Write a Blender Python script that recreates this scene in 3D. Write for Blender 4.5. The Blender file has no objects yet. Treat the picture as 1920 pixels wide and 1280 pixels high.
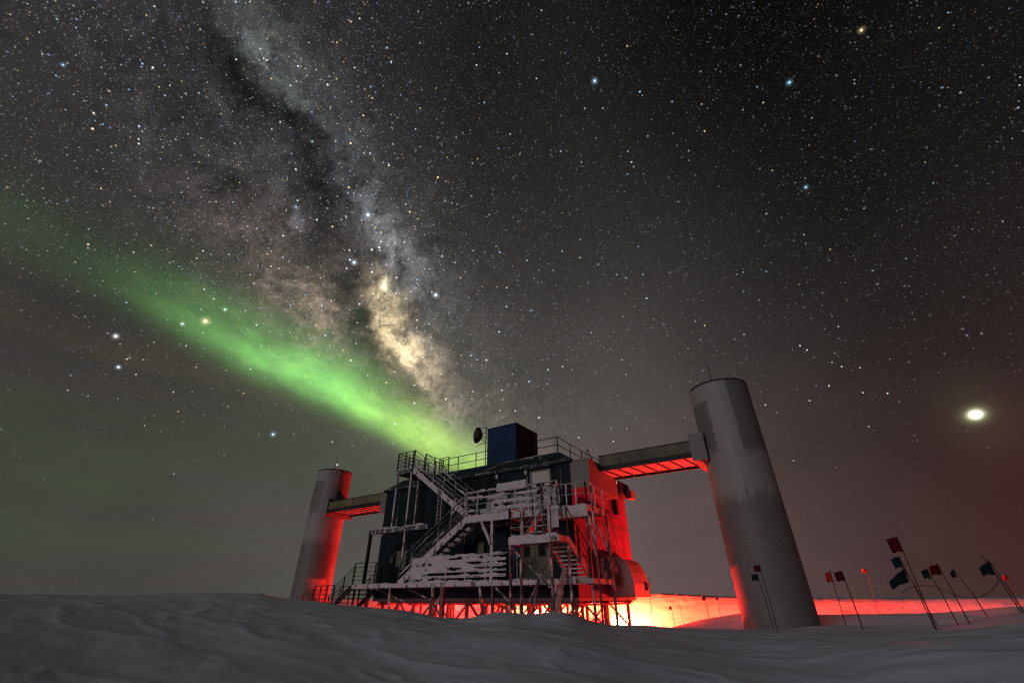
import bpy, math, random
import numpy as np
from mathutils import Vector, Matrix
random.seed(7)
rng = np.random.default_rng(11)
scene = bpy.context.scene
COL = scene.collection

# ------------------------------------------------------------------ camera
F = 809.02; TH = .5367; RO = .0044; PHI = .5769      # focal length (px of a 1920 wide picture), tilt, roll, heading
CAM = np.array([20.72, -18.19, 0.0])                   # the lens is height zero
EX = np.array([math.cos(PHI), -math.sin(PHI)]); EN = np.array([math.sin(PHI), math.cos(PHI)])

def ray(px, py):
    """direction in the world of one point of the photograph"""
    u = (px - 960) / F; v = (640 - py) / F
    u, v = u * math.cos(RO) + v * math.sin(RO), -u * math.sin(RO) + v * math.cos(RO)
    w = np.array([u, math.cos(TH) - math.sin(TH) * v])
    d = np.array([w @ EX, w @ EN, math.sin(TH) + math.cos(TH) * v])
    return d / np.linalg.norm(d)
def at(px, py, D):
    d = ray(px, py); return CAM + d * (D / math.hypot(d[0], d[1]))

cd = bpy.data.cameras.new('camera'); cam = bpy.data.objects.new('camera', cd); COL.objects.link(cam)
cd.sensor_width = 36; cd.sensor_fit = 'HORIZONTAL'; cd.lens = 36 * F / 1920; cd.clip_start = .05; cd.clip_end = 20000
fw = Vector(ray(960, 640)); upv = Vector(ray(960, 540)) - fw; upv -= fw * upv.dot(fw); upv.normalize()
rt = fw.cross(upv)
cam.matrix_world = Matrix(((rt.x, upv.x, -fw.x, CAM[0]), (rt.y, upv.y, -fw.y, CAM[1]), (rt.z, upv.z, -fw.z, CAM[2]), (0, 0, 0, 1)))
scene.camera = cam

# ------------------------------------------------------------------ exposure, render settings
vs = scene.view_settings
vs.view_transform = 'Standard'; vs.look = 'None'; vs.exposure = 0; vs.gamma = 1; vs.use_curve_mapping = False
scene.render.engine = 'CYCLES'
cy = scene.cycles
cy.use_denoising = True
try: cy.denoiser = 'OPENIMAGEDENOISE'
except Exception: pass
cy.sample_clamp_indirect = 4.0; cy.max_bounces = 6; cy.diffuse_bounces = 4; cy.glossy_bounces = 2
cy.caustics_reflective = False; cy.caustics_refractive = False
cy.filter_width = 1.3

# ------------------------------------------------------------------ node helper: arithmetic on sockets
class N:
    def __init__(s, nt): s.nt = nt
    def node(s, t, **kw):
        n = s.nt.nodes.new(t)
        for k, v in kw.items(): setattr(n, k, v)
        return n
    def put(s, sock, v):
        if isinstance(v, bpy.types.NodeSocket): s.nt.links.new(v, sock)
        else: sock.default_value = v
    def m(s, op, a, b=None, c=None, clamp=False):
        n = s.node('ShaderNodeMath', operation=op, use_clamp=clamp)
        s.put(n.inputs[0], a)
        if b is not None: s.put(n.inputs[1], b)
        if c is not None: s.put(n.inputs[2], c)
        return n.outputs[0]
    def v(s, op, a, b=None, c=None):
        n = s.node('ShaderNodeVectorMath', operation=op)
        s.put(n.inputs[0], a)
        if b is not None: s.put(n.inputs[1], b)
        if c is not None: s.put(n.inputs[2], c)
        return n
    def dot(s, a, b): return s.v('DOT_PRODUCT', a, b).outputs['Value']
    def dist(s, a, b): return s.v('DISTANCE', a, b).outputs['Value']
    def add(s, a, b): return s.v('ADD', a, b).outputs[0]
    def sub(s, a, b): return s.v('SUBTRACT', a, b).outputs[0]
    def mulv(s, a, b): return s.v('MULTIPLY', a, b).outputs[0]
    def scale(s, a, f):
        n = s.node('ShaderNodeVectorMath', operation='SCALE'); s.put(n.inputs[0], a); s.put(n.inputs['Scale'], f); return n.outputs[0]
    def mad(s, f, color, acc):                                    # acc + f * color
        return s.add(acc, s.scale(color, f))
    def smooth(s, x, a, b, lo=0., hi=1.):
        n = s.node('ShaderNodeMapRange', interpolation_type='SMOOTHSTEP')
        s.put(n.inputs[0], x); s.put(n.inputs[1], a); s.put(n.inputs[2], b); s.put(n.inputs[3], lo); s.put(n.inputs[4], hi)
        return n.outputs[0]
    def noise(s, vec, scale, detail=4, rough=.55, out=0, dist=0.):
        n = s.node('ShaderNodeTexNoise'); s.put(n.inputs['Vector'], vec)
        n.inputs['Scale'].default_value = scale; n.inputs['Detail'].default_value = detail; n.inputs['Roughness'].default_value = rough
        n.inputs['Distortion'].default_value = dist
        return n.outputs[out]
    def mix(s, f, a, b):
        n = s.node('ShaderNodeMix', data_type='RGBA'); s.put(n.inputs[0], f); s.put(n.inputs[6], a); s.put(n.inputs[7], b); return n.outputs[2]
    def xyz(s, x, y, z):
        n = s.node('ShaderNodeCombineXYZ'); s.put(n.inputs[0], x); s.put(n.inputs[1], y); s.put(n.inputs[2], z); return n.outputs[0]
    def sep(s, v):
        n = s.node('ShaderNodeSeparateXYZ'); s.put(n.inputs[0], v); return n.outputs

# ------------------------------------------------------------------ sky: night glow, Milky Way, aurora, stars (all by direction)
world = bpy.data.worlds.new('World'); scene.world = world; world.use_nodes = True
wt = world.node_tree; wt.nodes.clear(); W = N(wt); W.last = None
D = W.v('NORMALIZE', W.node('ShaderNodeTexCoord').outputs['Generated']).outputs[0]
sp = W.sep(D)
fwd = ray(1000, 1119); fwd = np.array([fwd[0], fwd[1], 0.]); fwd /= np.linalg.norm(fwd)
rgt = np.array([fwd[1], -fwd[0], 0.])
az = W.m('ARCTAN2', W.dot(D, tuple(rgt)), W.dot(D, tuple(fwd)))            # 0 behind the building, + to the right
el = W.m('ARCSINE', sp[2])
elp = W.m('MAXIMUM', el, 0.0)
def gauss(x, c, s):
    t = W.m('DIVIDE', W.m('SUBTRACT', x, c), s)
    return W.m('EXPONENT', W.m('MULTIPLY', W.m('MULTIPLY', t, t), -1.))
glow_el = gauss(elp, 0., .63)
left = W.smooth(az, -.9, .05); right = W.smooth(az, .05, .85, 1., 0.)
azf = W.m('MULTIPLY', W.smooth(az, -1.0, .0, .50, 1.), W.smooth(az, .10, .85, 1., .24))
base = W.scale((.092, .082, .076), W.m('MULTIPLY', glow_el, azf))
base = W.mad(W.smooth(az, .2, .9, .0068, .0016), (1, .99, 1.0), base)
base = W.mad(W.m('MULTIPLY', W.smooth(az, -.1, -.7), W.smooth(el, .15, .9)), (.008, .0075, .009), base)
# slow colour drift of the airglow, low bands on the left, red tint low on the right
bandv = W.xyz(W.m('MULTIPLY', az, .9), W.m('MULTIPLY', el, 7.), 3.7)
bn = W.noise(bandv, 1.6, 3)
lowl = W.m('MULTIPLY', W.smooth(az, -.05, -.6), gauss(elp, .14, .13))
base = W.mad(W.m('MULTIPLY', lowl, W.smooth(bn, .35, .7)), (-.004, .022, -.010), base)
base = W.mad(W.m('MULTIPLY', W.m('MULTIPLY', W.smooth(az, .05, -.45), gauss(elp, .37, .09)), W.smooth(bn, .3, .65)), (.015, .007, .000), base)
base = W.mad(W.m('MULTIPLY', W.smooth(az, .1, .6), gauss(elp, 0., .30)), (.026, .002, .003), base)
base = W.mad(W.m('MULTIPLY', W.smooth(az, .62, .90), gauss(elp, .06, .16)), (.016, -.004, -.003), base)
base = W.mad(W.m('MULTIPLY', gauss(az, .20, .25), gauss(elp, 0., .24)), (.040, .009, .013), base)
bigv = W.noise(D, 2.2, 4, .6)
base = W.scale(base, W.smooth(bigv, .2, .8, .80, 1.18))
# domain warp for the clouds of the Milky Way
wn = W.sub(W.noise(D, 5., 4, .62, 1), (.5, .5, .5)); DW = W.mad(.16, wn, D)
wn2 = W.sub(W.noise(D, 15., 4, .62, 1), (.5, .5, .5)); DW = W.mad(.055, wn2, DW)
def blob(px, py, ang, s1, s2, vec=None):
    c = ray(px, py); a = math.radians(ang)
    e1 = ray(px + math.cos(a) * 4, py + math.sin(a) * 4) - c; e2 = ray(px - math.sin(a) * 4, py + math.cos(a) * 4) - c
    k1 = np.linalg.norm(e1); k2 = np.linalg.norm(e2)
    t1 = e1 / k1 / (s1 * k1 / 4); t2 = e2 / k2 / (s2 * k2 / 4)
    v0 = DW if vec is None else vec
    if W.last is not None: v0 = W.v('MULTIPLY_ADD', W.last, (1e-15, 1e-15, 1e-15), v0).outputs[0]   # keeps the evaluation in order (stack size)
    dv = W.sub(v0, tuple(c))
    p = W.dot(dv, tuple(t1)); q = W.dot(dv, tuple(t2))
    return W.m('EXPONENT', W.m('MULTIPLY', W.m('MULTIPLY_ADD', p, p, W.m('MULTIPLY', q, q)), -1.))
cl1 = W.noise(DW, 14., 5, .66); cl = W.smooth(cl1, .25, .75, .35, 1.65)
mw = (0., 0., 0.)
for px, py, ang, s1, s2, k, c in [
        (640, 440, 58, 560, 200, .022, (1, .93, .93)),             # wide halo
        (420, 250, 62, 420, 120, .004, (.85, .9, 1.1)),
        (522, 150, 62, 90, 24, .105, (.82, 1.0, .95)),            # upper bright lane
        (500, 60, 66, 150, 50, .028, (.85, 1.0, .85)),
        (630, 230, 60, 200, 80, .012, (.9, 1., .95)),
        (690, 370, 60, 180, 40, .052, (.82, .95, 1.1)),
        (740, 480, 62, 130, 46, .085, (.98, .98, .96)),
        (540, 255, 60, 90, 40, .020, (.8, .9, 1.1)),
        (555, 390, 75, 40, 14, .05, (.8, .9, 1.1)),
        (590, 570, 40, 110, 75, .115, (1., .68, .48)),             # brown western lane
        (540, 470, 30, 150, 90, .040, (1., .68, .55)), (660, 480, 60, 60, 120, .014, (1., .6, .5)), (400, 360, 40, 170, 90, .012, (1., .75, .72)),
        (620, 640, 40, 70, 60, .085, (1., .78, .5)),
        (715, 540, 50, 42, 26, .40, (1., .80, .42)),               # core clumps
        (722, 528, 40, 14, 9, .6, (1., .9, .62)),
        (735, 600, 72, 55, 34, .36, (1., .74, .38)),
        (752, 640, 68, 52, 40, .62, (1., .77, .42)),
        (775, 622, 60, 32, 24, .16, (1., .78, .5)),
        (790, 690, 65, 70, 38, .20, (1., .72, .46)),
        (845, 745, 50, 120, 70, .07, (1., .75, .62)),
        (900, 800, 40, 150, 90, .030, (1., .75, .65))]:
    mw = W.mad(W.m('MULTIPLY', W.m('MULTIPLY', blob(px, py, ang, s1, s2), cl), k), c, mw); W.last = mw
dark = None
for px, py, ang, s1, s2, k in [(470, 170, 68, 190, 60, .85), (560, 228, 38, 95, 32, .85), (615, 330, 55, 140, 48, .82), (640, 440, 70, 70, 40, .62),
                               (655, 560, 68, 120, 42, .75), (700, 640, 60, 90, 26, .72), (780, 720, 55, 60, 16, .5), (740, 570, 15, 40, 12, .5), (430, 330, 60, 200, 70, .5)]:
    b = W.m('MULTIPLY_ADD', W.m('MULTIPLY', blob(px, py, ang, s1, s2), W.smooth(cl1, .3, .7, 1.25, .55)), -k, 1.0)
    b = W.m('MAXIMUM', b, .06)
    dark = b if dark is None else W.m('MULTIPLY', dark, b)
    W.last = dark
filam = W.smooth(W.noise(DW, 34., 4, .7), .30, .62, .32, 1.25)
mw = W.scale(mw, W.m('MULTIPLY', dark, filam))
base = W.scale(base, W.m('MULTIPLY_ADD', dark, .62, .38))
# aurora: a band on a great circle, sharp below and soft above
A0 = ray(300, 560); A1 = ray(820, 822); pole = np.cross(A0, A1); pole /= np.linalg.norm(pole)
if pole[2] < 0: pole = -pole
mid = A0 + A1; mid /= np.linalg.norm(mid); along = np.cross(pole, mid)
if (ray(820, 822) @ along) < 0: along = -along
DA = W.mad(.05, W.sub(W.noise(D, 3.2, 3, .5, 1), (.5, .5, .5)), D)
sA = W.dot(DA, tuple(pole)); lA = W.m('ARCTAN2', W.dot(DA, tuple(along)), W.dot(DA, tuple(mid)))
wide = W.smooth(lA, -.75, .25, 1.15, .88)
tA = W.m('DIVIDE', W.m('SUBTRACT', sA, -.012), wide)
below = gauss(W.m('MINIMUM', tA, 0.), 0., .031); above = gauss(W.m('MAXIMUM', tA, 0.), 0., .062); haloA = gauss(tA, .05, .16)
amp = W.m('ADD', W.smooth(lA, -.80, -.30, .0, .045), W.m('ADD', W.smooth(lA, -.40, -.08, 0., .42), W.smooth(lA, -.22, .06, 0., .50)))
amp = W.m('MULTIPLY', amp, W.m('MULTIPLY', W.smooth(lA, .14, .42, 1., .66), W.smooth(lA, .38, .54, 1., 0.)))
streak = W.smooth(W.noise(W.xyz(W.m('MULTIPLY', lA, 2.2), W.m('MULTIPLY', sA, 5.), .3), 3.4, 5, .62), .28, .72, .62, 1.28)
core = W.m('MULTIPLY', W.m('MULTIPLY', below, above), W.m('MULTIPLY', amp, streak))
acol = W.mix(W.smooth(lA, .0, .32), (.150, .46, .095, 1), (.28, .50, .075, 1))
sky = W.add(base, mw)
sky = W.add(sky, W.scale(acol, W.m('MULTIPLY', core, 1.72)))
sky = W.mad(W.m('MULTIPLY', haloA, W.m('MULTIPLY_ADD', amp, .75, .02)), (.008, .036, .008), sky)
W.last = sky
# faint stars: three grain sizes, denser inside the Milky Way, thinned towards the horizon
dens = W.m('ADD', W.m('ADD', W.m('MULTIPLY', blob(600, 380, 60, 700, 330, D), .75), .27), W.m('MINIMUM', W.m('MULTIPLY', W.dot(mw, (.33, .33, .33)), 9.), 1.6))
fade = W.m('MULTIPLY', W.smooth(el, .10, .62, .10, 1.), W.m('MULTIPLY_ADD', dark, .55, .45))
def stars(scale, rad, power, gain, dmin, acc):
    n = W.node('ShaderNodeTexVoronoi', voronoi_dimensions='3D', feature='F1')
    W.put(n.inputs['Vector'], W.v('MULTIPLY_ADD', acc, (1e-15, 1e-15, 1e-15), D).outputs[0]); n.inputs['Scale'].default_value = scale
    c = W.sep(n.outputs['Color'])
    near = W.smooth(n.outputs['Distance'], rad * scale, 0.)
    br = W.m('MULTIPLY_ADD', W.m('POWER', c[0], power), 1., dmin)
    br = W.m('MULTIPLY', W.m('MULTIPLY', br, gain), W.m('MULTIPLY', near, W.m('MULTIPLY', dens, fade)))
    tint = W.mix(W.smooth(c[1], .15, .85), (1.0, .76, .50, 1), (.62, .82, 1.18, 1))
    return W.mad(br, tint, acc)
sky = stars(330., .00130, 3.2, .36, .08, sky)
sky = stars(170., .00150, 5., 1.3, .05, sky)
sky = stars(66., .0023, 4.0, 2.6, .02, sky)
# the stars one can name: direction, apparent size, brightness, tint
B = (.50, .74, 1.0); Wh = (.95, .98, 1.0); Y = (1.0, .84, .42); L = (.78, .9, 1.0)
STARS = [(118, 122, 5, .8, B), (105, 142, 4.5, .7, B), (198, 76, 3.5, .5, B), (246, 68, 3.5, .5, B), (242, 168, 4, .6, B), (193, 233, 4, .8, B),
    (260, 261, 4.5, .9, L), (90, 90, 3, .45, B), (340, 361, 3.8, .6, B), (165, 465, 4.2, .7, B), (141, 491, 3.5, .7, Y), (53, 410, 3.2, .7, Wh),
    (51, 376, 3, .6, Wh), (254, 510, 3.3, .6, L), (508, 499, 3.8, .9, Y), (422, 580, 5, .9, (.6, 1., .8)), (385, 602, 9, 1.4, Y), (342, 607, 4.8, 1.0, Wh),
    (217, 630, 6.5, 1.5, Wh), (237, 567, 4.4, .8, B), (222, 688, 5.5, 1.3, L), (238, 673, 4, .9, Wh), (243, 671, 3, .8, Wh), (380, 624, 3.4, .8, Wh),
    (255, 702, 3.6, .9, Wh), (349, 648, 3.4, .9, Wh), (368, 688, 3.2, .8, Wh), (127, 731, 3.5, .8, Wh), (165, 742, 3, .7, Wh), (325, 735, 3.4, .8, Wh),
    (334, 771, 3.5, .7, Y), (512, 814, 5, 1.1, B), (326, 888, 3.2, .6, L), (695, 163, 3.8, .6, B), (698, 184, 3.6, .8, Y), (632, 80, 3.5, .7, Y),
    (631, 148, 3.5, .7, Y), (620, 201, 3.2, .7, Y), (726, 90, 4, .7, B), (899, 89, 3.2, .5, B), (694, 288, 4, .8, L), (690, 403, 6, 1.4, L), (558, 376, 4, 1., L),
    (555, 388, 5, .5, B), (531, 442, 4.4, 1., L), (656, 487, 4.4, 1.1, L), (664, 492, 5.4, 1.4, L), (697, 468, 4.4, 1.2, Wh), (714, 453, 3.8, 1., Wh),
    (817, 553, 5.4, 1.3, L), (936, 622, 3.6, .9, Wh), (912, 675, 3.8, 1., L), (883, 666, 3.2, .8, Wh), (835, 377, 3.2, .6, L), (847, 381, 3, .6, L),
    (500, 113, 4, .9, Wh), (290, 12, 4, .8, L), (720, 540, 6, 1.2, (1., .93, .75)), (674, 570, 4, 1., Wh), (740, 697, 3.6, .9, Wh),
    (1115, 152, 5.4, 1., B), (1480, 155, 5.6, 1., (.35, .68, 1.)), (1615, 57, 6, .9, Y), (1602, 150, 3, .7, Y), (1602, 157, 3, .7, Y), (1176, 87, 3.6, .6, Y),
    (1511, 351, 4.8, .8, B), (1184, 304, 3.4, .8, (1, .93, .8)), (1750, 343, 4, .5, B), (1620, 391, 3.5, .6, B), (1880, 415, 3.8, .6, L), (1870, 266, 3.6, .4, B),
    (1910, 190, 3.6, .5, B), (1778, 24, 4, .6, B), (1898, 260, 3, .6, Wh), (1507, 440, 3.2, .6, Wh), (1321, 610, 3.4, .7, Y), (1395, 627, 3.2, .7, Wh),
    (1500, 648, 3.6, 1., Wh), (1513, 656, 3.4, 1., Wh), (1560, 679, 3, .8, Wh), (1578, 687, 3.6, 1., Wh), (1613, 689, 3.2, .9, Wh), (1618, 736, 3.8, .9, L),
    (1664, 737, 4.2, 1., L), (1435, 759, 3.4, .9, Wh), (1518, 751, 3.4, .9, Wh), (1055, 687, 3.2, .8, Wh), (1572, 612, 3.2, .8, Wh), (1488, 863, 3.4, .5, Wh),
    (623, 828, 3.2, .8, Wh), (632, 871, 4, .9, Wh), (1150, 827, 3.4, .6, Wh), (1010, 783, 3.4, .9, Wh), (966, 770, 3.2, .9, Wh), (1085, 820, 3.4, .7, Wh)]
rs = random.Random(5)
for _ in range(230):                                                  # more middling ones, thicker along the Milky Way
    t_ = rs.random(); near_ = rs.random() < .55
    px = (380 + 520 * t_ + rs.gauss(0, 150)) if near_ else rs.uniform(-200, 2100); py = (900 * t_ + rs.gauss(0, 90)) if near_ else rs.uniform(-200, 860)
    q_ = rs.random() ** 2.2
    STARS.append((px, py, 2.3 + 1.9 * q_, .35 + .75 * q_, rs.choice([B, Wh, Wh, L, L, Y, (1., .9, .75)])))
for px, py, r, br, c in STARS:
    if r >= 4.8:
        d0 = ray(px, py); k = np.linalg.norm(ray(px + 1, py) - d0)
        dd = W.dist(W.v('MULTIPLY_ADD', sky, (1e-15, 1e-15, 1e-15), D).outputs[0], tuple(d0))
        h_ = W.smooth(dd, r * k * 2.1, 0.); sky = W.mad(W.m('MULTIPLY', W.m('MULTIPLY', h_, h_), br * .30), c, sky)
# the planet low on the right, with its glow
pc = ray(1829, 777); pk = np.linalg.norm(ray(1830, 777) - pc)
W.last = sky; sky = W.mad(blob(1829, 777, 25, 9.5, 7.5, D), (3.2, 3.2, 2.4), sky); W.last = sky
sky = W.mad(blob(1829, 777, 25, 19, 16, D), (.22, .24, .11), sky)
sky = W.mad(blob(1829, 777, 0, 75, 65, D), (.018, .016, .008), sky)
sky = W.v('MAXIMUM', sky, (.0005, .0005, .0005)).outputs[0]
bg = W.node('ShaderNodeBackground'); wt.links.new(sky, bg.inputs[0]); bg.inputs[1].default_value = 1.0
wo = W.node('ShaderNodeOutputWorld'); wt.links.new(bg.outputs[0], wo.inputs[0])
world.cycles.sampling_method = 'NONE'

# ------------------------------------------------------------------ low soft fill from behind the camera (one sun lamp, source unseen)
sl = bpy.data.lights.new('low_fill', 'SUN'); sl.energy = .56; sl.angle = math.radians(20); sl.color = (1., .965, .97)
so = bpy.data.objects.new('low_fill', sl); COL.objects.link(so)
saz = math.radians(-100); sel = math.radians(8)                     # it stands on the -y side, a little towards -x
sd = Vector((math.cos(saz) * math.cos(sel), math.sin(saz) * math.cos(sel), math.sin(sel)))
so.rotation_euler = sd.to_track_quat('Z', 'Y').to_euler(); so.location = (0, -60, 40)

# ------------------------------------------------------------------ materials
def material(name, build):
    m = bpy.data.materials.new(name); m.use_nodes = True; m.node_tree.nodes.clear()
    n = N(m.node_tree); p = n.node('ShaderNodeBsdfPrincipled'); o = n.node('ShaderNodeOutputMaterial')
    m.node_tree.links.new(p.outputs[0], o.inputs[0]); build(n, p); return m
def obj_co(n): return n.node('ShaderNodeTexCoord').outputs['Object']
def geo_pos(n): return n.node('ShaderNodeNewGeometry').outputs['Position']
def bump(n, p, h, dist, strength=1.):
    b = n.node('ShaderNodeBump'); b.inputs['Strength'].default_value = strength; b.inputs['Distance'].default_value = dist
    n.put(b.inputs['Height'], h); n.nt.links.new(b.outputs[0], p.inputs['Normal'])
def plain(name, c, rough=.6, metal=0., var=.25, scale=3., frost=0., fscale=5., rib=0):
    """colour with blotchy variation; frost = how much wind-packed rime clings to it"""
    def f(n, p):
        co = geo_pos(n)
        v = n.smooth(n.noise(co, scale, 5, .6), .25, .75, 1 - var, 1 + var)
        col = n.scale(c[:3], v)
        if frost:
            fn = n.noise(n.mulv(co, (1., 1., .45)), fscale, 6, .68)
            nz = n.sep(n.node('ShaderNodeNewGeometry').outputs['Normal'])[2]
            lim = n.m('MULTIPLY_ADD', nz, -.22, 1. - frost)
            msk = n.smooth(n.m('SUBTRACT', fn, lim), -.05, .06)
            col = n.mix(msk, col, (.58, .56, .59, 1))
            n.put(p.inputs['Roughness'], n.m('MULTIPLY_ADD', msk, .3, rough - .05))
            bump(n, p, fn, .015, .6)
        else:
            p.inputs['Roughness'].default_value = rough
        n.put(p.inputs['Base Color'], col); p.inputs['Metallic'].default_value = metal; p.inputs['Specular IOR Level'].default_value = .5 if rough < .2 else .15
        if rib:
            bump(n, p, n.m('SINE', n.m('MULTIPLY', n.sep(co)[rib - 1], 30.)), .012, .8)
    return material(name, f)
def snow_build(n, p):
    co = geo_pos(n)
    big = n.noise(n.mulv(co, (1., 1.6, 2.)), .55, 5, .55)
    rip = n.noise(n.mulv(co, (1.0, 2.6, 1.)), 2.2, 7, .62, dist=.6)
    grain = n.noise(co, 38., 4, .65)
    c = n.scale((.70, .75, .88), n.smooth(big, .25, .75, .90, 1.05))
    c = n.scale(c, n.smooth(rip, .25, .75, .97, 1.025))
    n.put(p.inputs['Base Color'], c); p.inputs['Roughness'].default_value = .75; p.inputs['Specular IOR Level'].default_value = .25
    h = n.m('MULTIPLY_ADD', rip, .050, n.m('MULTIPLY', grain, .006)); h = n.m('MULTIPLY_ADD', n.noise(n.mulv(co, (1., 2., 1.)), 8., 5, .6), .012, h)
    bump(n, p, h, 1., .20)
M = {}
M['snow'] = material('snow', snow_build)
M['rime'] = plain('rime_ice', (.56, .545, .57), .8, 0, .15, 6., 0)
M['rimed'] = plain('rimed_steel', (.10, .095, .10), .6, 0, .3, 5., .56, 6.)
M['light_rime'] = plain('lightly_rimed_steel', (.075, .072, .078), .6, 0, .3, 5., .46, 5.)
M['dark'] = plain('dark_steel', (.022, .022, .024), .55, 0, .3, 6.)
M['wall'] = plain('dark_blue_siding', (.006, .014, .020), .7, 0, .4, 1.3, .08, 3.)
M['endwall'] = plain('end_siding_red_tinted', (.20, .06, .13), .7, 0, .35, 1.6, 0, 5., 2)  # crimson of the red light put into the siding colour
M['roof'] = plain('dark_roof_sheet', (.016, .028, .030), .6, 0, .4, 1.6, .22, 1.4)
M['trim'] = plain('dark_trim', (.014, .022, .03), .5, 0, .3, 2., .40, 6.)
M['cabin'] = plain('blue_painted_plywood', (.007, .028, .085), .55, 0, .18, 2.5)
M['cabin_redlit'] = plain('blue_plywood_red_lit', (.050, .022, .055), .55, 0, .2, 2.5)  # red light on the blue cabin's end face, put into the colour
M['door'] = plain('off_white_door_paint', (.52, .49, .45), .5, 0, .08, 2.5)
M['greendoor'] = plain('grey_green_door_paint', (.125, .125, .095), .5, 0, .15, 2.5)
M['bluedoor'] = plain('navy_door_paint', (.02, .03, .07), .5, 0, .15, 2.5)
M['glass'] = plain('dark_window_glass', (.008, .008, .009), .08, 0, .1, 3.)
M['grey'] = plain('grey_painted_metal', (.20, .185, .18), .55, 0, .15, 1.5)
M['palegrey'] = plain('pale_grey_metal', (.34, .325, .32), .6, 0, .2, 1.5)
M['olive'] = plain('weathered_olive_panel', (.16, .135, .075), .7, 0, .35, 2.0)
M['brown'] = plain('weathered_brown_panel', (.14, .125, .10), .7, 0, .30, 2.0)
M['under'] = plain('primed_steel_underside', (.13, .10, .10), .6, 0, .2, 3.)
M['soffit'] = plain('pale_soffit_sheet', (.62, .58, .56), .6, 0, .12, 1.5)
M['stilt'] = plain('primed_steel_column', (.20, .11, .11), .6, 0, .3, 4.)
M['redflag'] = plain('red_cloth', (.085, .006, .009), .9, 0, .2, 9.)
M['litflag'] = plain('red_cloth_lit', (.40, .03, .02), .9, 0, .2, 9.)  # same red cloth, the red light falling on it put into the colour
M['darkflag'] = plain('dark_green_cloth', (.008, .015, .016), .9, 0, .3, 9.)
M['bamboo'] = plain('dark_bamboo', (.035, .026, .022), .7, 0, .3, 12.)
def tower_build(sh):
    def f(n, p):
        co = obj_co(n); s = n.sep(co)
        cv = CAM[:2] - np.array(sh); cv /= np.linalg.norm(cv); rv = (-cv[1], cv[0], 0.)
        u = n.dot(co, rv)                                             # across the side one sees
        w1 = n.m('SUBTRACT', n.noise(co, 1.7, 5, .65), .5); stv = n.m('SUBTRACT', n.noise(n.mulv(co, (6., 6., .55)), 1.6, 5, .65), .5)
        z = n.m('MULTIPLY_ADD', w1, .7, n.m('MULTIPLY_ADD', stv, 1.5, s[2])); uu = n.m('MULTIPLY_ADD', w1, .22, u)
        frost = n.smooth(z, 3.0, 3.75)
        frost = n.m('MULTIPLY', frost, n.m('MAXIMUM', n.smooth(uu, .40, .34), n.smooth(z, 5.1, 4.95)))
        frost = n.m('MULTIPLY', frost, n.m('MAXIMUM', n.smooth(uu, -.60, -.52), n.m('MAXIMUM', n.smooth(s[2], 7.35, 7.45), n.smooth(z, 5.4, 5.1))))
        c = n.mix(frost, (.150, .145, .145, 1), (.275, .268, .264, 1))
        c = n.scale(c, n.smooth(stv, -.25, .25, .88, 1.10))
        c = n.scale(c, n.smooth(n.noise(co, 9., 5, .7), .2, .8, .90, 1.10))
        sp_ = n.noise(n.mulv(co, (5., 5., 9.)), 2.1, 3, .6)
        ring = n.m('MULTIPLY', n.m('MULTIPLY', n.smooth(s[2], 1.62, 1.68), n.smooth(s[2], 1.82, 1.76)), n.smooth(sp_, .55, .62))
        c = n.mix(n.m('MULTIPLY', ring, .55), c, (.5, .49, .48, 1))
        n.put(p.inputs['Base Color'], c); p.inputs['Roughness'].default_value = .62
        bump(n, p, stv, .02, .35)
    return f
def lamp_mat(n, p):
    p.inputs['Base Color'].default_value = (.8, .1, .05, 1); p.inputs['Emission Color'].default_value = (1, .12, .03, 1); p.inputs['Emission Strength'].default_value = 30.
M['lens'] = material('lit_red_lens', lamp_mat)
def lamp_mat2(n, p):
    p.inputs['Base Color'].default_value = (.8, .6, .3, 1); p.inputs['Emission Color'].default_value = (1, .55, .18, 1); p.inputs['Emission Strength'].default_value = 1.6
M['amber'] = material('lit_amber_lens', lamp_mat2)

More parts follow.
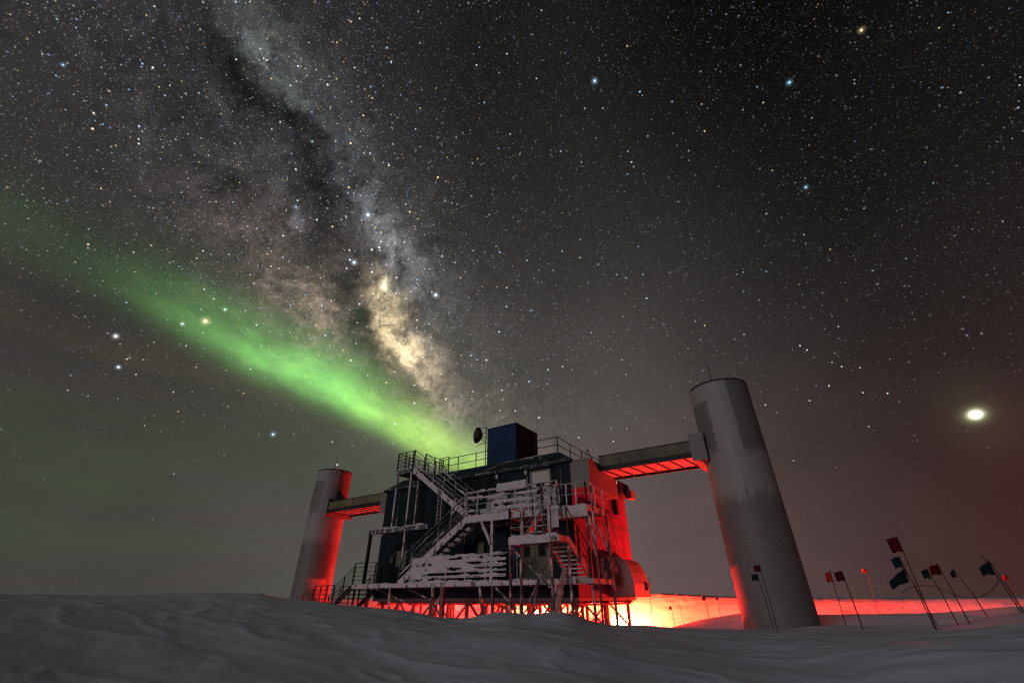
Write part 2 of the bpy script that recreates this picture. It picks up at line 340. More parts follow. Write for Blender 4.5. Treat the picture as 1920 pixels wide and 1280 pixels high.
# ------------------------------------------------------------------ mesh helpers
class MB:
    def __init__(s): s.v = []; s.f = []; s.smooth = False
    def raw(s, vs_, fs):
        b = len(s.v); s.v += [tuple(map(float, p)) for p in vs_]; s.f += [tuple(i + b for i in q) for q in fs]; return s
    def box(s, x0, x1, y0, y1, z0, z1, c=0.):
        if c <= 0:
            return s.raw([(x, y, z) for z in (z0, z1) for y in (y0, y1) for x in (x0, x1)],
                         [(0, 2, 3, 1), (4, 5, 7, 6), (0, 1, 5, 4), (2, 6, 7, 3), (0, 4, 6, 2), (1, 3, 7, 5)])
        vs_ = []
        for z, i in ((z0, c), (z0 + c, 0), (z1 - c, 0), (z1, c)):
            for x, y in ((x0 + i, y0 + i + c * (i == 0)), (x1 - i, y0 + i + c * (i == 0)), (x1 - i, y1 - i - c * (i == 0)), (x0 + i, y1 - i - c * (i == 0))): vs_.append((x, y, z))
        fs = [(3, 2, 1, 0), (12, 13, 14, 15)]
        for k in range(3):
            for j in range(4): a = k * 4 + j; b = k * 4 + (j + 1) % 4; fs.append((a, b, b + 4, a + 4))
        return s.raw(vs_, fs)
    def beam(s, p, q, w, h=None, up=(0, 0, 1)):
        p = Vector(p); q = Vector(q); h = w if h is None else h
        d = (q - p).normalized(); u = Vector(up)
        if abs(d.dot(u)) > .99: u = Vector((0, 1, 0))
        a = d.cross(u).normalized(); b = a.cross(d)
        vs_ = [o + a * (i * w / 2) + b * (j * h / 2) for o in (p, q) for i, j in ((-1, -1), (1, -1), (1, 1), (-1, 1))]
        return s.raw(vs_, [(0, 1, 2, 3), (7, 6, 5, 4), (0, 4, 5, 1), (1, 5, 6, 2), (2, 6, 7, 3), (3, 7, 4, 0)])
    def tube(s, pts, r, n=6):
        pts = [Vector(p) for p in pts]; vs_ = []; fs = []
        for i, p in enumerate(pts):
            d = (pts[min(i + 1, len(pts) - 1)] - pts[max(i - 1, 0)]).normalized()
            u = Vector((0, 0, 1)) if abs(d.z) < .95 else Vector((0, 1, 0))
            a = d.cross(u).normalized(); b = a.cross(d)
            rr = r[i] if isinstance(r, (list, tuple)) else r
            vs_ += [p + (a * math.cos(2 * math.pi * k / n) + b * math.sin(2 * math.pi * k / n)) * rr for k in range(n)]
        for i in range(len(pts) - 1):
            for k in range(n): fs.append((i * n + k, i * n + (k + 1) % n, (i + 1) * n + (k + 1) % n, (i + 1) * n + k))
        fs += [tuple(range(n))[::-1], tuple(range((len(pts) - 1) * n, len(pts) * n))]
        return s.raw(vs_, fs)
    def prism(s, poly, axis, a, b):
        """poly in the other two axes, extruded along axis ('x','y','z') from a to b"""
        def P(u, v, t): return {'y': (u, t, v), 'x': (t, u, v), 'z': (u, v, t)}[axis]
        n = len(poly); vs_ = [P(u, v, a) for u, v in poly] + [P(u, v, b) for u, v in poly]
        fs = [tuple(range(n)), tuple(range(n, 2 * n))[::-1]] + [(i, (i + 1) % n + 0, (i + 1) % n + n, i + n)[::-1] for i in range(n)]
        return s.raw(vs_, fs)
    def cyl(s, cx, cy_, r, z0, z1, n=48, r1=None, cap=True):
        r1 = r if r1 is None else r1
        vs_ = [(cx + math.cos(2 * math.pi * k / n) * q, cy_ + math.sin(2 * math.pi * k / n) * q, z) for q, z in ((r, z0), (r1, z1)) for k in range(n)]
        fs = [(k, (k + 1) % n, (k + 1) % n + n, k + n) for k in range(n)]
        if cap: fs += [tuple(range(n))[::-1], tuple(range(n, 2 * n))]
        return s.raw(vs_, fs)
    def snow(s, p, q, w, h, step=.10, droop=.0):
        """a lumpy rounded cushion of snow lying along p-q"""
        p = Vector(p); q = Vector(q); Lg = (q - p).length; n = max(2, int(Lg / step)); d = (q - p).normalized()
        a = d.cross(Vector((0, 0, 1)))
        a = a.normalized() if a.length > .05 else Vector((1, 0, 0))
        ring = [(-.5, -droop), (-.48, .45), (-.25, .9), (.05, 1.), (.3, .85), (.5, .4), (.5, -droop)]
        k1 = random.random() * 9; vs_ = []; fs = []
        for i in range(n + 1):
            t = i / n; e = min(1, min(t, 1 - t) * n / 1.5 + .35)
            j = .62 + .3 * math.sin(t * Lg * 3.1 + k1) + .22 * math.sin(t * Lg * 7.7 + k1 * 2) + random.uniform(-.12, .12)
            j = max(.18, j) * e
            for u, v in ring: vs_.append(p.lerp(q, t) + a * (u * w * (.85 + .15 * j)) + Vector((0, 0, v * h * j if v > 0 else v * h)))
        m = len(ring)
        for i in range(n):
            for k in range(m - 1): fs.append((i * m + k, i * m + k + 1, (i + 1) * m + k + 1, (i + 1) * m + k))
            fs.append((i * m + m - 1, i * m, (i + 1) * m, (i + 1) * m + m - 1))
        fs += [tuple(range(m))[::-1], tuple(range(n * m, n * m + m))]
        return s.raw(vs_, fs)
    def sheet(s, x0, x1, z0, z1, y, keep, thick=.05, step=.035, seed=1):
        """wind-packed snow clinging to a railing: an uneven sheet with holes; keep(x, z) says how full it is"""
        nx = int((x1 - x0) / step); nz = int((z1 - z0) / step)
        X, Z = np.meshgrid(np.linspace(x0, x1, nx + 1), np.linspace(z0, z1, nz + 1), indexing='ij')
        nn_ = fbm(X * 1.3 + 3, Z * 7.5 + 1, seed, 4) * .62 + fbm(X * 6, Z * 14, seed + 40, 2) * .22
        T = np.vectorize(keep)(X, Z) + nn_; T[0] -= .3; T[-1] -= .3; T[:, 0] -= .2
        ok = T > 0; T = np.sqrt(np.clip(T, 0, 1)) * thick
        yn = fbm(X * 4, Z * 4, seed + 9, 2) * .04
        ids = -np.ones(X.shape, int); vv_ = []
        for i in range(nx + 1):
            for j in range(nz + 1):
                i0 = slice(max(0, i - 1), i + 2); j0 = slice(max(0, j - 1), j + 2)
                if ok[i0, j0].any(): ids[i, j] = len(vv_) // 2; vv_ += [(X[i, j], y + yn[i, j] - T[i, j], Z[i, j]), (X[i, j], y + yn[i, j] + T[i, j], Z[i, j])]
        ff_ = []
        for i in range(nx):
            for j in range(nz):
                if ok[i:i + 2, j:j + 2].any():
                    q = [ids[i, j], ids[i + 1, j], ids[i + 1, j + 1], ids[i, j + 1]]
                    ff_ += [tuple(2 * k for k in q), tuple(2 * k + 1 for k in q[::-1])]
        return s.raw(vv_, ff_)
    def build(s, name, mat, parent=None, smooth=False):
        o0 = Vector(wl(parent)) if parent else Vector((0, 0, 0))
        me = bpy.data.meshes.new(name); me.from_pydata([tuple(Vector(p) - o0) for p in s.v], [], s.f); me.update()
        import bmesh
        bm = bmesh.new(); bm.from_mesh(me); bmesh.ops.recalc_face_normals(bm, faces=bm.faces); bm.to_mesh(me); bm.free()
        me.materials.append(mat)
        if smooth: me.polygons.foreach_set('use_smooth', [True] * len(me.polygons))
        o = bpy.data.objects.new(name, me); COL.objects.link(o)
        if parent: o.parent = parent
        return o
def wl(o):
    v = Vector((0, 0, 0))
    while o: v = v + o.location; o = o.parent
    return v
def thing(name, label, cat, loc=(0, 0, 0), group=None):
    o = bpy.data.objects.new(name, None); o.empty_display_size = .3; COL.objects.link(o); o.location = loc
    o['label'] = label; o['category'] = cat
    if group: o['group'] = group
    return o
def kind(o, k): o['kind'] = k; return o
def box(*a, c=0.): return MB().box(*a, c=c)

# ------------------------------------------------------------------ snow ground: drift in front, hollow round the building, bank behind
def vnoise(x, y, seed):
    xi = np.floor(x).astype(np.int64); yi = np.floor(y).astype(np.int64); xf = x - xi; yf = y - yi
    def h(a, b):
        k = (a * 374761393 + b * 668265263 + seed * 974634777) & 0x7fffffff
        k = ((k ^ (k >> 13)) * 1274126177) & 0x7fffffff
        return ((k ^ (k >> 16)) & 0xffff) / 65535.
    u = xf * xf * (3 - 2 * xf); v = yf * yf * (3 - 2 * yf)
    return (h(xi, yi) * (1 - u) + h(xi + 1, yi) * u) * (1 - v) + (h(xi, yi + 1) * (1 - u) + h(xi + 1, yi + 1) * u) * v - .5
def fbm(x, y, seed, o=4):
    return sum(vnoise(x * 2 ** i, y * 2 ** i, seed + i) * .55 ** i for i in range(o))
def azel(px, py):
    d = ray(px, py); w = np.array([d @ rgt, d @ fwd]); return math.atan2(w[0], w[1]), d[2] / math.hypot(d[0], d[1])
CREST = [(-900, 1118), (-300, 1112), (0, 1113), (200, 1115), (420, 1110), (490, 1112), (530, 1122), (600, 1127), (640, 1133), (700, 1139), (760, 1144), (800, 1152), (830, 1158), (880, 1159),
         (905, 1152), (940, 1146), (1000, 1151), (1025, 1147), (1060, 1146), (1085, 1153), (1110, 1164), (1150, 1172), (1210, 1172), (1270, 1177), (1400, 1180), (1480, 1178),
         (1540, 1173), (1600, 1172), (1700, 1177), (1790, 1170), (1850, 1156), (1920, 1144), (2300, 1130), (3600, 1125)]
CREST2 = [(1190, 1215), (1262, 1174), (1320, 1160), (1390, 1150), (1540, 1152), (1750, 1150), (1900, 1138), (2300, 1130), (3600, 1126)]
BANK = [(-900, 1121), (600, 1121), (720, 1123), (900, 1124), (1100, 1121), (1200, 1113), (1240, 1111), (1300, 1114), (1390, 1119), (1540, 1121), (1700, 1122), (1920, 1121), (3600, 1120)]
def table(t): 
    a = [azel(*p) for p in t]; return np.array([q[0] for q in a]), np.array([q[1] for q in a])
def sstep(t): t = np.clip(t, 0, 1); return t * t * (3 - 2 * t)
def terrain(A, R):
    """height over azimuth A (from the camera) and range R"""
    a1, t1 = table(CREST); a2, t2 = table(CREST2); a3, t3 = table(BANK)
    Ac = np.clip(A, -1.15, 1.15)
    Dc = 12.5 - 1.0 * np.cos(Ac * 5.) - .8 * np.clip(Ac, 0, 1)
    ga = np.linspace(-1.25, 1.25, 1001)
    def soft(sd):
        k_ = np.exp(-.5 * (np.arange(-300, 301) * .0025 / sd) ** 2); k_ /= k_.sum()
        return np.convolve(np.pad(np.interp(ga, a1, t1), 300, mode='edge'), k_, 'valid')
    zfine = np.interp(Ac, ga, soft(.010)) * Dc; zc = np.interp(Ac, ga, soft(.11)) * Dc; zbroad = zc
    mound = (zfine - zc) * np.exp(-((R - Dc) / np.where(R < Dc, 1.5, 1.0)) ** 2)
    basin = np.full_like(A, -1.55)
    D2 = np.full_like(A, 25.); z2 = np.maximum(np.interp(Ac, a2, t2) * D2, basin); z2 = np.where(Ac < a2[0], basin, z2)
    aL, _ = azel(760, 1120); aR, _ = azel(1190, 1120)
    k = sstep((Ac - aL) / (aR - aL)); D3 = 45 * (1 - k) + 36 * k; z3 = np.interp(Ac, a3, t3) * D3
    z0 = np.full_like(A, -1.28)
    pts = [(np.full_like(A, 2.5), z0), (Dc, zc), (Dc + 4.5, basin), (D2, z2), (D2 + 4., np.minimum(basin, z2)), (D3, z3), (D3 + 30, z3 - .8), (np.full_like(A, 6000.), z3 * 0 - 4.)]
    z = z0.copy()
    for i in range(len(pts) - 1):
        (d0, h0), (d1, h1) = pts[i], pts[i + 1]
        t = (R - d0) / (d1 - d0); m = (t >= 0)
        s = sstep(t) if i != 0 else np.clip(t, 0, 1) ** 1.15 * (2 - np.clip(t, 0, 1)) ** .15
        if i == 0:                                        # an uneven rise to the crest, rounded over at the top
            tt = np.clip(t, 0, 1); s = 1 - (1 - tt) ** 1.35
        z = np.where(m, h0 + (h1 - h0) * s, z)
    z = z + mound
    back = sstep((np.abs(A) - 1.15) / .9)
    z = z * (1 - back) + (-1.28 - .2 * back) * back
    x = R * np.sin(A); y = R * np.cos(A)
    fall = np.exp(-((R - Dc) / 1.1) ** 2)
    near = np.exp(-np.maximum(R - 16, 0) / 25)
    n = fbm(x * .35 + y * .12, y * .55, 3) * .07 * (1 - .85 * fall) + fbm(x * 1.1 + y * .5, y * 2.3 - x * .4, 21) * .009 * (1 - .6 * fall) + fbm(x * 3.2, y * 5.5, 51, 3) * .010
    ridge = 1 - np.abs(fbm(x * .55 + y * .9, y * .5 - x * .25, 77, 3)) * 3.2
    n += np.clip(ridge, 0, 1) ** 3 * .02 * (1 - .6 * fall)
    a0_, _ = azel(1790, 1200); n += .13 * np.exp(-((A - a0_) / .16) ** 2) * np.exp(-((R - 8.6) / 2.0) ** 2) + .10 * np.exp(-((A + .1) / .3) ** 2) * np.exp(-((R - 8.2) / 1.1) ** 2)
    bell = sstep((R - 27.5) / 3.) * sstep((D3 - .5 - R) / 2.5)
    drift = 1 - np.abs(fbm(x * .16 + y * .05, y * .7, 131, 3)) * 3.
    n = n + bell / np.maximum(near, .05) * (np.clip(drift, 0, 1) ** 2 * .07 + fbm(x * .5, y * 2.4, 141, 3) * .035 - .02)
    return z + n * near + fbm(x * .12, y * .2, 9) * .12 * sstep((R - 30) / 20) * (R < 400)
def ground_z(x, y):
    d = np.array([x, y]) - CAM[:2]; A = math.atan2(d @ rgt[:2], d @ fwd[:2]); return float(terrain(np.array([A]), np.array([np.hypot(*d)]))[0])
Aa = np.concatenate([np.arange(-3.14159, -1.2, .05), np.arange(-1.2, 1.2, .0042), np.arange(1.2, 3.14159, .05)])
Rr = np.concatenate([np.arange(.6, 5, .25), np.arange(5, 14.5, .055), np.arange(14.5, 60, .28), 60 * 1.12 ** np.arange(0, 42)])
AA, RR = np.meshgrid(Aa, Rr); ZZ = terrain(AA, RR)
PX = CAM[0] + RR * (np.sin(AA) * rgt[0] + np.cos(AA) * fwd[0]); PY = CAM[1] + RR * (np.sin(AA) * rgt[1] + np.cos(AA) * fwd[1])
na, nr = len(Aa), len(Rr)
vs_ = np.stack([PX, PY, ZZ], -1).reshape(-1, 3); vs_ = np.vstack([vs_, [CAM[0], CAM[1], -1.28]])
i, j = np.meshgrid(np.arange(nr - 1), np.arange(na), indexing='ij'); j2 = (j + 1) % na
quads = np.stack([i * na + j, i * na + j2, (i + 1) * na + j2, (i + 1) * na + j], -1).reshape(-1, 4)
tris = [(nr * na, (k + 1) % na, k) for k in range(na)]
me = bpy.data.meshes.new('snow_ground'); me.from_pydata(vs_.tolist(), [], quads.tolist() + tris); me.update()
if me.polygons[len(me.polygons) // 2].normal.z < 0: me.flip_normals()
me.polygons.foreach_set('use_smooth', [True] * len(me.polygons)); me.materials.append(M['snow'])
go = bpy.data.objects.new('snow_ground', me); COL.objects.link(go); kind(go, 'structure')
go['label'] = 'grey windblown snow field, a drift in front and a red lit bank behind'

# ------------------------------------------------------------------ the brighter stars: small glowing bodies far beyond everything
sv, sf, sc_ = [], [], []
for px, py, r, br, c in STARS:
    d0 = Vector(ray(px, py)); k = np.linalg.norm(ray(px + 1, py) - np.array(d0)); o = Vector(CAM) + d0 * 9000; q = r * k * .44 * 9000
    b0 = len(sv); e1 = d0.orthogonal().normalized(); e2 = d0.cross(e1)
    sv += [o + v_ * q for v_ in (e1, (e1 + e2).normalized(), e2, (e2 - e1).normalized(), -e1, (-e1 - e2).normalized(), -e2, (e1 - e2).normalized())] + [o + d0 * q, o - d0 * q]
    for i_ in range(8): sf += [(b0 + i_, b0 + (i_ + 1) % 8, b0 + 8), (b0 + (i_ + 1) % 8, b0 + i_, b0 + 9)]
    sc_ += [tuple(v_ * br * (.95 if r < 4.8 else 1.3) for v_ in c) + (1.,)] * 10
sm = bpy.data.meshes.new('stars'); sm.from_pydata([tuple(v_) for v_ in sv], [], sf); sm.update()
at_ = sm.color_attributes.new('tint', 'FLOAT_COLOR', 'POINT'); at_.data.foreach_set('color', [x for q in sc_ for x in q])
mm = bpy.data.materials.new('star_light'); mm.use_nodes = True; mm.node_tree.nodes.clear(); nn_ = N(mm.node_tree)
ca = nn_.node('ShaderNodeAttribute', attribute_name='tint'); em = nn_.node('ShaderNodeEmission'); oo = nn_.node('ShaderNodeOutputMaterial')
mm.node_tree.links.new(ca.outputs['Color'], em.inputs[0]); mm.node_tree.links.new(em.outputs[0], oo.inputs[0]); mm.cycles.emission_sampling = 'NONE'
sm.materials.append(mm); sob = bpy.data.objects.new('stars', sm); COL.objects.link(sob); kind(sob, 'stuff'); sob['label'] = 'bright white, blue and yellow stars scattered over the night sky'

# ------------------------------------------------------------------ laboratory building
LX, DY, ZE, ZR = 12.0, 6.8, 5.5, 6.1                        # length, depth, eave, roof
GZ = -1.75                                                   # columns run down into the snow
lab = thing('laboratory_building', 'two storey dark blue laboratory on steel columns between the two round towers', 'building', (6, 3.4, 0))
box(.06, LX - .06, .08, DY - .06, .02, ZE - .02).build('wall', M['wall'], lab)
box(.02, LX - .02, .02, DY - .02, -.10, .018).build('floor_slab', M['under'], lab)
# front siding: panels between the openings, recessed joints
openings = [(9.95, 11.02, 3.1, 5.24), (6.74, 7.54, 4.36, 4.92), (9.20, 10.92, .60, 2.12), (8.62, 9.16, .60, 2.12)]
def front_panels(z0, z1, xs):
    for a, b in zip(xs[:-1], xs[1:]):
        segs = [(a, b, z0, z1)]
        for (p, q, r, s_) in openings:
            new = []
            for (x0, x1, u, v) in segs:
                if q <= x0 or p >= x1 or s_ <= u or r >= v: new.append((x0, x1, u, v)); continue
                if p - x0 > .05: new.append((x0, p, u, v))
                if x1 - q > .05: new.append((q, x1, u, v))
                m0, m1 = max(x0, p), min(x1, q)
                if r - u > .05: new.append((m0, m1, u, r))
                if v - s_ > .05: new.append((m0, m1, s_, v))
            segs = new
        for (x0, x1, u, v) in segs:
            d = random.uniform(0, .008)
            box(x0 + .012, x1 - .012, -d, .079, u + .012, v - .012, c=.008).build('wall_panel', M['wall'], lab)
xs = [0, .95, 1.9, 2.85, 3.8, 4.75, 5.7, 6.65, 7.6, 8.55, 9.5, 10.45, 11.2, 12.0]
front_panels(3.12, 5.42, xs); front_panels(.52, 3.08, xs); front_panels(.04, .50, xs[::2] + [12.0])
# end walls, siding colour tinted for the red light (the right one takes it)
ys = [.0, 1.13, 2.26, 3.4, 4.53, 5.66, 6.8]
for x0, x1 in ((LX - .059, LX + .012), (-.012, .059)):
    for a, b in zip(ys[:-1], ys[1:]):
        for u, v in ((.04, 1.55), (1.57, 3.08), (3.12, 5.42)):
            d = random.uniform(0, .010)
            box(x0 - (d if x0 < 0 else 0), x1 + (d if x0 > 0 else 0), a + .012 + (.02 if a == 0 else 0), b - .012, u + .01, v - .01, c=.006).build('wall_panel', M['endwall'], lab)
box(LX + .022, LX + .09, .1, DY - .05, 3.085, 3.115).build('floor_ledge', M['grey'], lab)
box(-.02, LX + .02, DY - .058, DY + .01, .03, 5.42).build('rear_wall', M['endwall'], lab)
# roof: chamfered eaves and a flat top
def hip(x0, x1, y0, y1, z0, ix, iy, z1):
    return MB().raw([(x0, y0, z0), (x1, y0, z0), (x1, y1, z0), (x0, y1, z0), (x0 + ix, y0 + iy, z1), (x1 - ix, y0 + iy, z1), (x1 - ix, y1 - iy, z1), (x0 + ix, y1 - iy, z1)],
                    [(3, 2, 1, 0), (4, 5, 6, 7), (0, 1, 5, 4), (1, 2, 6, 5), (2, 3, 7, 6), (3, 0, 4, 7)])
roof = hip(-.10, LX + .10, -.12, DY + .12, ZE, .80, .60, ZR).build('roof', M['roof'], lab)
e = MB().box(-.13, LX + .13, -.15, -.122, ZE - .09, ZE + .03).box(LX + .102, LX + .13, -.12, DY + .1, ZE - .09, ZE + .03).box(-.13, -.102, -.12, DY + .1, ZE - .09, ZE + .03)
e.build('eave_trim', M['trim'], lab)
sn = MB()
for a, b, h in ((.2, 2.4, .03), (3.6, 6.2, .035), (6.6, 8.0, .04), (8.6, 9.9, .03), (10.6, 11.9, .03)): sn.snow((a, -.10, ZE + .032), (b, -.10, ZE + .032), .10, h)
for a, b, y0, y1 in ((7.1, 8.0, .05, .42), (8.0, 9.1, .42, .50), (9.1, 10.2, .46, .5)):
    z0 = ZE + (y0 + .12) / .6 * .6; z1 = ZE + (y1 + .12) / .6 * .6
    sn.snow((a, y0, z0 - .01), (b, y1, z1 - .01), .09, .045)
kind(sn.build('roof_snow', M['rime'], lab, True), 'stuff')
for x0, x1 in ((.9, 4.0), (4.0, 7.2), (7.2, 11.1)): box(x0 + .02, x1 - .02, .55, DY - .6, ZR + .004, ZR + .05, c=.02).build('roof_sheet', M['roof'], lab)
# upper door with window
dr = box(9.98, 10.94, -.028, .05, 3.13, 5.2, c=.012).build('door', M['door'], lab); dr['label'] = 'off white steel door with a small window on the upper walkway'
box(10.28, 10.62, -.045, -.03, 4.22, 4.62).build('window', M['glass'], dr)
MB().box(10.24, 10.66, -.055, -.046, 4.18, 4.22).box(10.24, 10.66, -.055, -.046, 4.62, 4.66).box(10.24, 10.28, -.055, -.046, 4.22, 4.62).box(10.62, 10.66, -.055, -.046, 4.22, 4.62).build('frame', M['dark'], dr)
MB().tube([(10.06, -.03, 4.02), (10.06, -.10, 4.02), (10.22, -.10, 4.02)], .016).build('handle', M['dark'], dr)
fr = MB().box(9.90, 9.965, -.06, .04, 3.12, 5.28).box(10.955, 11.04, -.06, .04, 3.12, 5.28).box(9.965, 10.955, -.06, .04, 5.215, 5.28)
fr.build('door_frame', M['grey'], lab)
box(9.8, 11.1, -.36, -.02, 5.30, 5.36).build('door_canopy', M['trim'], lab)
# dark upper window
w_ = MB().box(6.74, 7.54, -.03, -.006, 4.36, 4.40).box(6.74, 7.54, -.03, -.006, 4.88, 4.92).box(6.74, 6.78, -.03, -.006, 4.40, 4.88).box(7.50, 7.54, -.03, -.006, 4.40, 4.88)
w_ = w_.build('window', M['trim'], lab); box(6.78, 7.50, .02, .05, 4.40, 4.88).build('pane', M['glass'], w_)
# lower double door with two windows, and the navy door beside it
for x0, x1, wx0, wx1 in ((9.24, 10.06, 9.52, 9.76), (10.08, 10.90, 10.26, 10.56)):
    dd = box(x0, x1, -.02, .05, .62, 2.09, c=.012).build('door', M['greendoor'], lab); dd['label'] = 'grey green lower door with a small square window'
    box(wx0, wx1, -.034, -.022, 1.60, 1.98).build('window', M['glass'], dd)
    MB().box(wx0 - .03, wx1 + .03, -.042, -.035, 1.57, 1.60).box(wx0 - .03, wx1 + .03, -.042, -.035, 1.98, 2.01).box(wx0 - .03, wx0, -.042, -.035, 1.6, 1.98).box(wx1, wx1 + .03, -.042, -.035, 1.6, 1.98).build('frame', M['dark'], dd)
    MB().tube([(x1 - .10, -.02, 1.32), (x1 - .10, -.08, 1.32), (x1 - .22, -.08, 1.32)], .014).build('handle', M['dark'], dd)
bd = box(8.64, 9.14, -.02, .05, .62, 2.09, c=.012).build('door', M['bluedoor'], lab); bd['label'] = 'navy side door beside the grey green doors'
MB().box(9.15, 9.2, -.05, .04, .6, 2.14).box(9.2, 10.92, -.05, .04, 2.12, 2.17).build('door_frame', M['greendoor'], lab)
# wall gear: lamps, conduits, boxes
for x, z in ((4.55, 5.20), (8.02, 5.22), (9.72, 5.20)):
    wlp = MB().box(x - .05, x + .05, -.16, 0, z - .09, z + .06, c=.015).build('wall_lamp', M['rimed'], lab)
    MB().snow((x - .10, -.10, z + .06), (x + .10, -.10, z + .06), .18, .13).build('snow_cap', M['rime'], wlp, True)
for x, z0, z1 in ((1.16, 3.3, 5.3), (1.9, 3.2, 5.4), (4.62, 3.6, 5.1), (8.06, 4.4, 5.15), (9.76, 3.2, 5.1), (6.1, .7, 3.0), (7.15, .7, 2.9), (2.55, .7, 2.6), (11.55, 3.3, 5.2)):
    MB().tube([(x, -.045, z0), (x, -.045, z1)], .022).build('conduit', M['light_rime'], lab)
for x, z, w, h in ((1.15, 1.65, .20, .30), (1.55, 1.45, .34, .75), (2.0, 1.3, .30, .9), (7.0, 1.7, .35, .6)):
    jb = box(x, x + w, -.17, -.01, z, z + h, c=.02).build('junction_box', M['greendoor'], lab)
# end wall gear: dark vent box, conduit, arched duct, hood
vb = box(LX + .03, LX + .55, 4.75, 6.35, 4.72, 5.42, c=.03).build('vent_box', M['dark'], lab)
for k in range(6): box(LX + .10, LX + .48, 4.715, 4.75, 4.80 + k * .09, 4.85 + k * .09).build('louver', M['dark'], vb)
MB().cyl(LX + .42, 4.70, .05, 5.24, 5.36, 12).build('lamp', M['amber'], vb)
box(LX + .56, LX + .86, 5.6, 6.3, 4.62, 5.05, c=.02).build('vent_box', M['grey'], lab)
box(LX + .03, LX + .22, 4.85, 5.15, 3.75, 4.70, c=.02).build('conduit', M['dark'], lab)
arc = MB(); n = 12
def arch(x0, r0, r1, y0, y1, zc_):
    vs_ = []; fs = []
    for yy in (y0, y1):
        for r in (r0, r1):
            for k in range(n + 1): t = math.pi / 2 * k / n; vs_.append((x0 + r * math.cos(t), yy, zc_ + r * math.sin(t)))
    m = n + 1
    for k in range(n): fs += [(k, k + 1, m + k + 1, m + k), (2 * m + k + 1, 2 * m + k, 3 * m + k, 3 * m + k + 1), (m + k, m + k + 1, 3 * m + k + 1, 3 * m + k), (k + 1, k, 2 * m + k, 2 * m + k + 1)]
    fs += [(0, m, 3 * m, 2 * m), (n, 2 * m + n, 3 * m + n, m + n)]
    return MB().raw(vs_, fs)
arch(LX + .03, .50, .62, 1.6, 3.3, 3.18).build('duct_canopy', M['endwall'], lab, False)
hp = [(LX + .03, .04), (LX + 1.18, .04), (LX + 1.20, .55), (LX + 1.12, 1.0), (LX + .95, 1.36), (LX + .72, 1.58), (LX + .46, 1.62), (LX + .24, 1.52), (LX + .06, 1.20)]
hd = MB().prism(hp, 'y', 3.3, 5.3).build('ventilation_hood', M['grey'], lab)
MB().prism([(LX + .20 + (u - LX - .2) * 1.03, .035 + v * 1.01) for u, v in hp], 'y', 3.22, 3.298).build('flange', M['palegrey'], hd)
box(LX + 1.14, LX + 1.30, 4.8, 5.15, .30, .62).build('hood_vent', M['dark'], hd)
h2 = [(LX + .03, .5), (LX + .60, .5), (LX + .64, 1.0), (LX + .58, 1.38), (LX + .42, 1.62), (LX + .2, 1.70), (LX + .03, 1.70)]
MB().prism(h2, 'y', 2.3, 3.0).build('intake_hood', M['light_rime'], lab)
# columns and bracing under the floor
cxs = [.35 + 1.13 * k for k in range(11)]; cys = [.45, 3.4, 6.35]
for y in cys:
    for x in cxs:
        s_ = MB().beam((x, y, -.10), (x, y, GZ), .12, .12, (0, 1, 0)).build('column', M['stilt'], lab)
    for k in range(0, 10):
        (x0, x1) = (cxs[k], cxs[k + 1]) if k % 2 else (cxs[k + 1], cxs[k])
        j_ = (k + cys.index(y)) % 4
        MB().beam((x0, y + .10, -.14), (x1, y + .10, -1.25), .07, .07).build('brace', M['stilt'], lab)
        if j_ == 1 and y != 3.4: MB().beam((x1, y + .20, -.14), (x0, y + .20, -1.25), .07, .07).build('brace', M['stilt'], lab)
    box(.1, LX - .1, y - .09, y + .09, -.19, -.102).build('floor_beam', M['stilt'], lab)
for x in cxs[::2]: box(x - .06, x + .06, .1, DY - .1, -.27, -.192).build('cross_beam', M['stilt'], lab)

# ------------------------------------------------------------------ staircase and walkways on the front
st = thing('steel_staircase', 'rime covered zigzag steel staircase and walkways bolted to the front of the laboratory', 'staircase', (7, -1.8, .5))
def railing(p, q, h=1.02, rails=4, nposts=None, mat='rimed', parent=None, snowy=0., r=.022, pr=.024, end=True):
    parent = parent or st; p = Vector(p); q = Vector(q); Lg = (q - p).length; nposts = nposts or max(2, int(Lg / 1.15) + 1)
    up = Vector((0, 0, h)); top = MB().tube([p + up, q + up], r).build('railing', M[mat], parent)
    for k in range(1, rails):
        z = Vector((0, 0, h * (1 - k / rails))); MB().tube([p + z, q + z], r * .72, 5).build('rail', M[mat], top)
    for k in range(nposts):
        t = k / (nposts - 1); o = p.lerp(q, t); MB().beam(o - Vector((0, 0, .05)), o + up, pr * 2, pr * 2, (0, 1, 0)).build('post', M[mat], top)
    if snowy:
        s = MB()
        for k in range(rails):
            z = Vector((0, 0, h * (1 - k / rails) + r * .6)); n_ = max(1, int(Lg / 1.1))
            for i_ in range(n_):
                if random.random() < snowy:
                    a = p.lerp(q, (i_ + random.uniform(0, .2)) / n_) + z; b = p.lerp(q, (i_ + random.uniform(.75, 1.)) / n_) + z
                    if (b - a).length > .15: s.snow(a, b, .07, random.uniform(.05, .13), .09)
        if s.v: kind(s.build('snow', M['rime'], top, True), 'stuff')
    return top
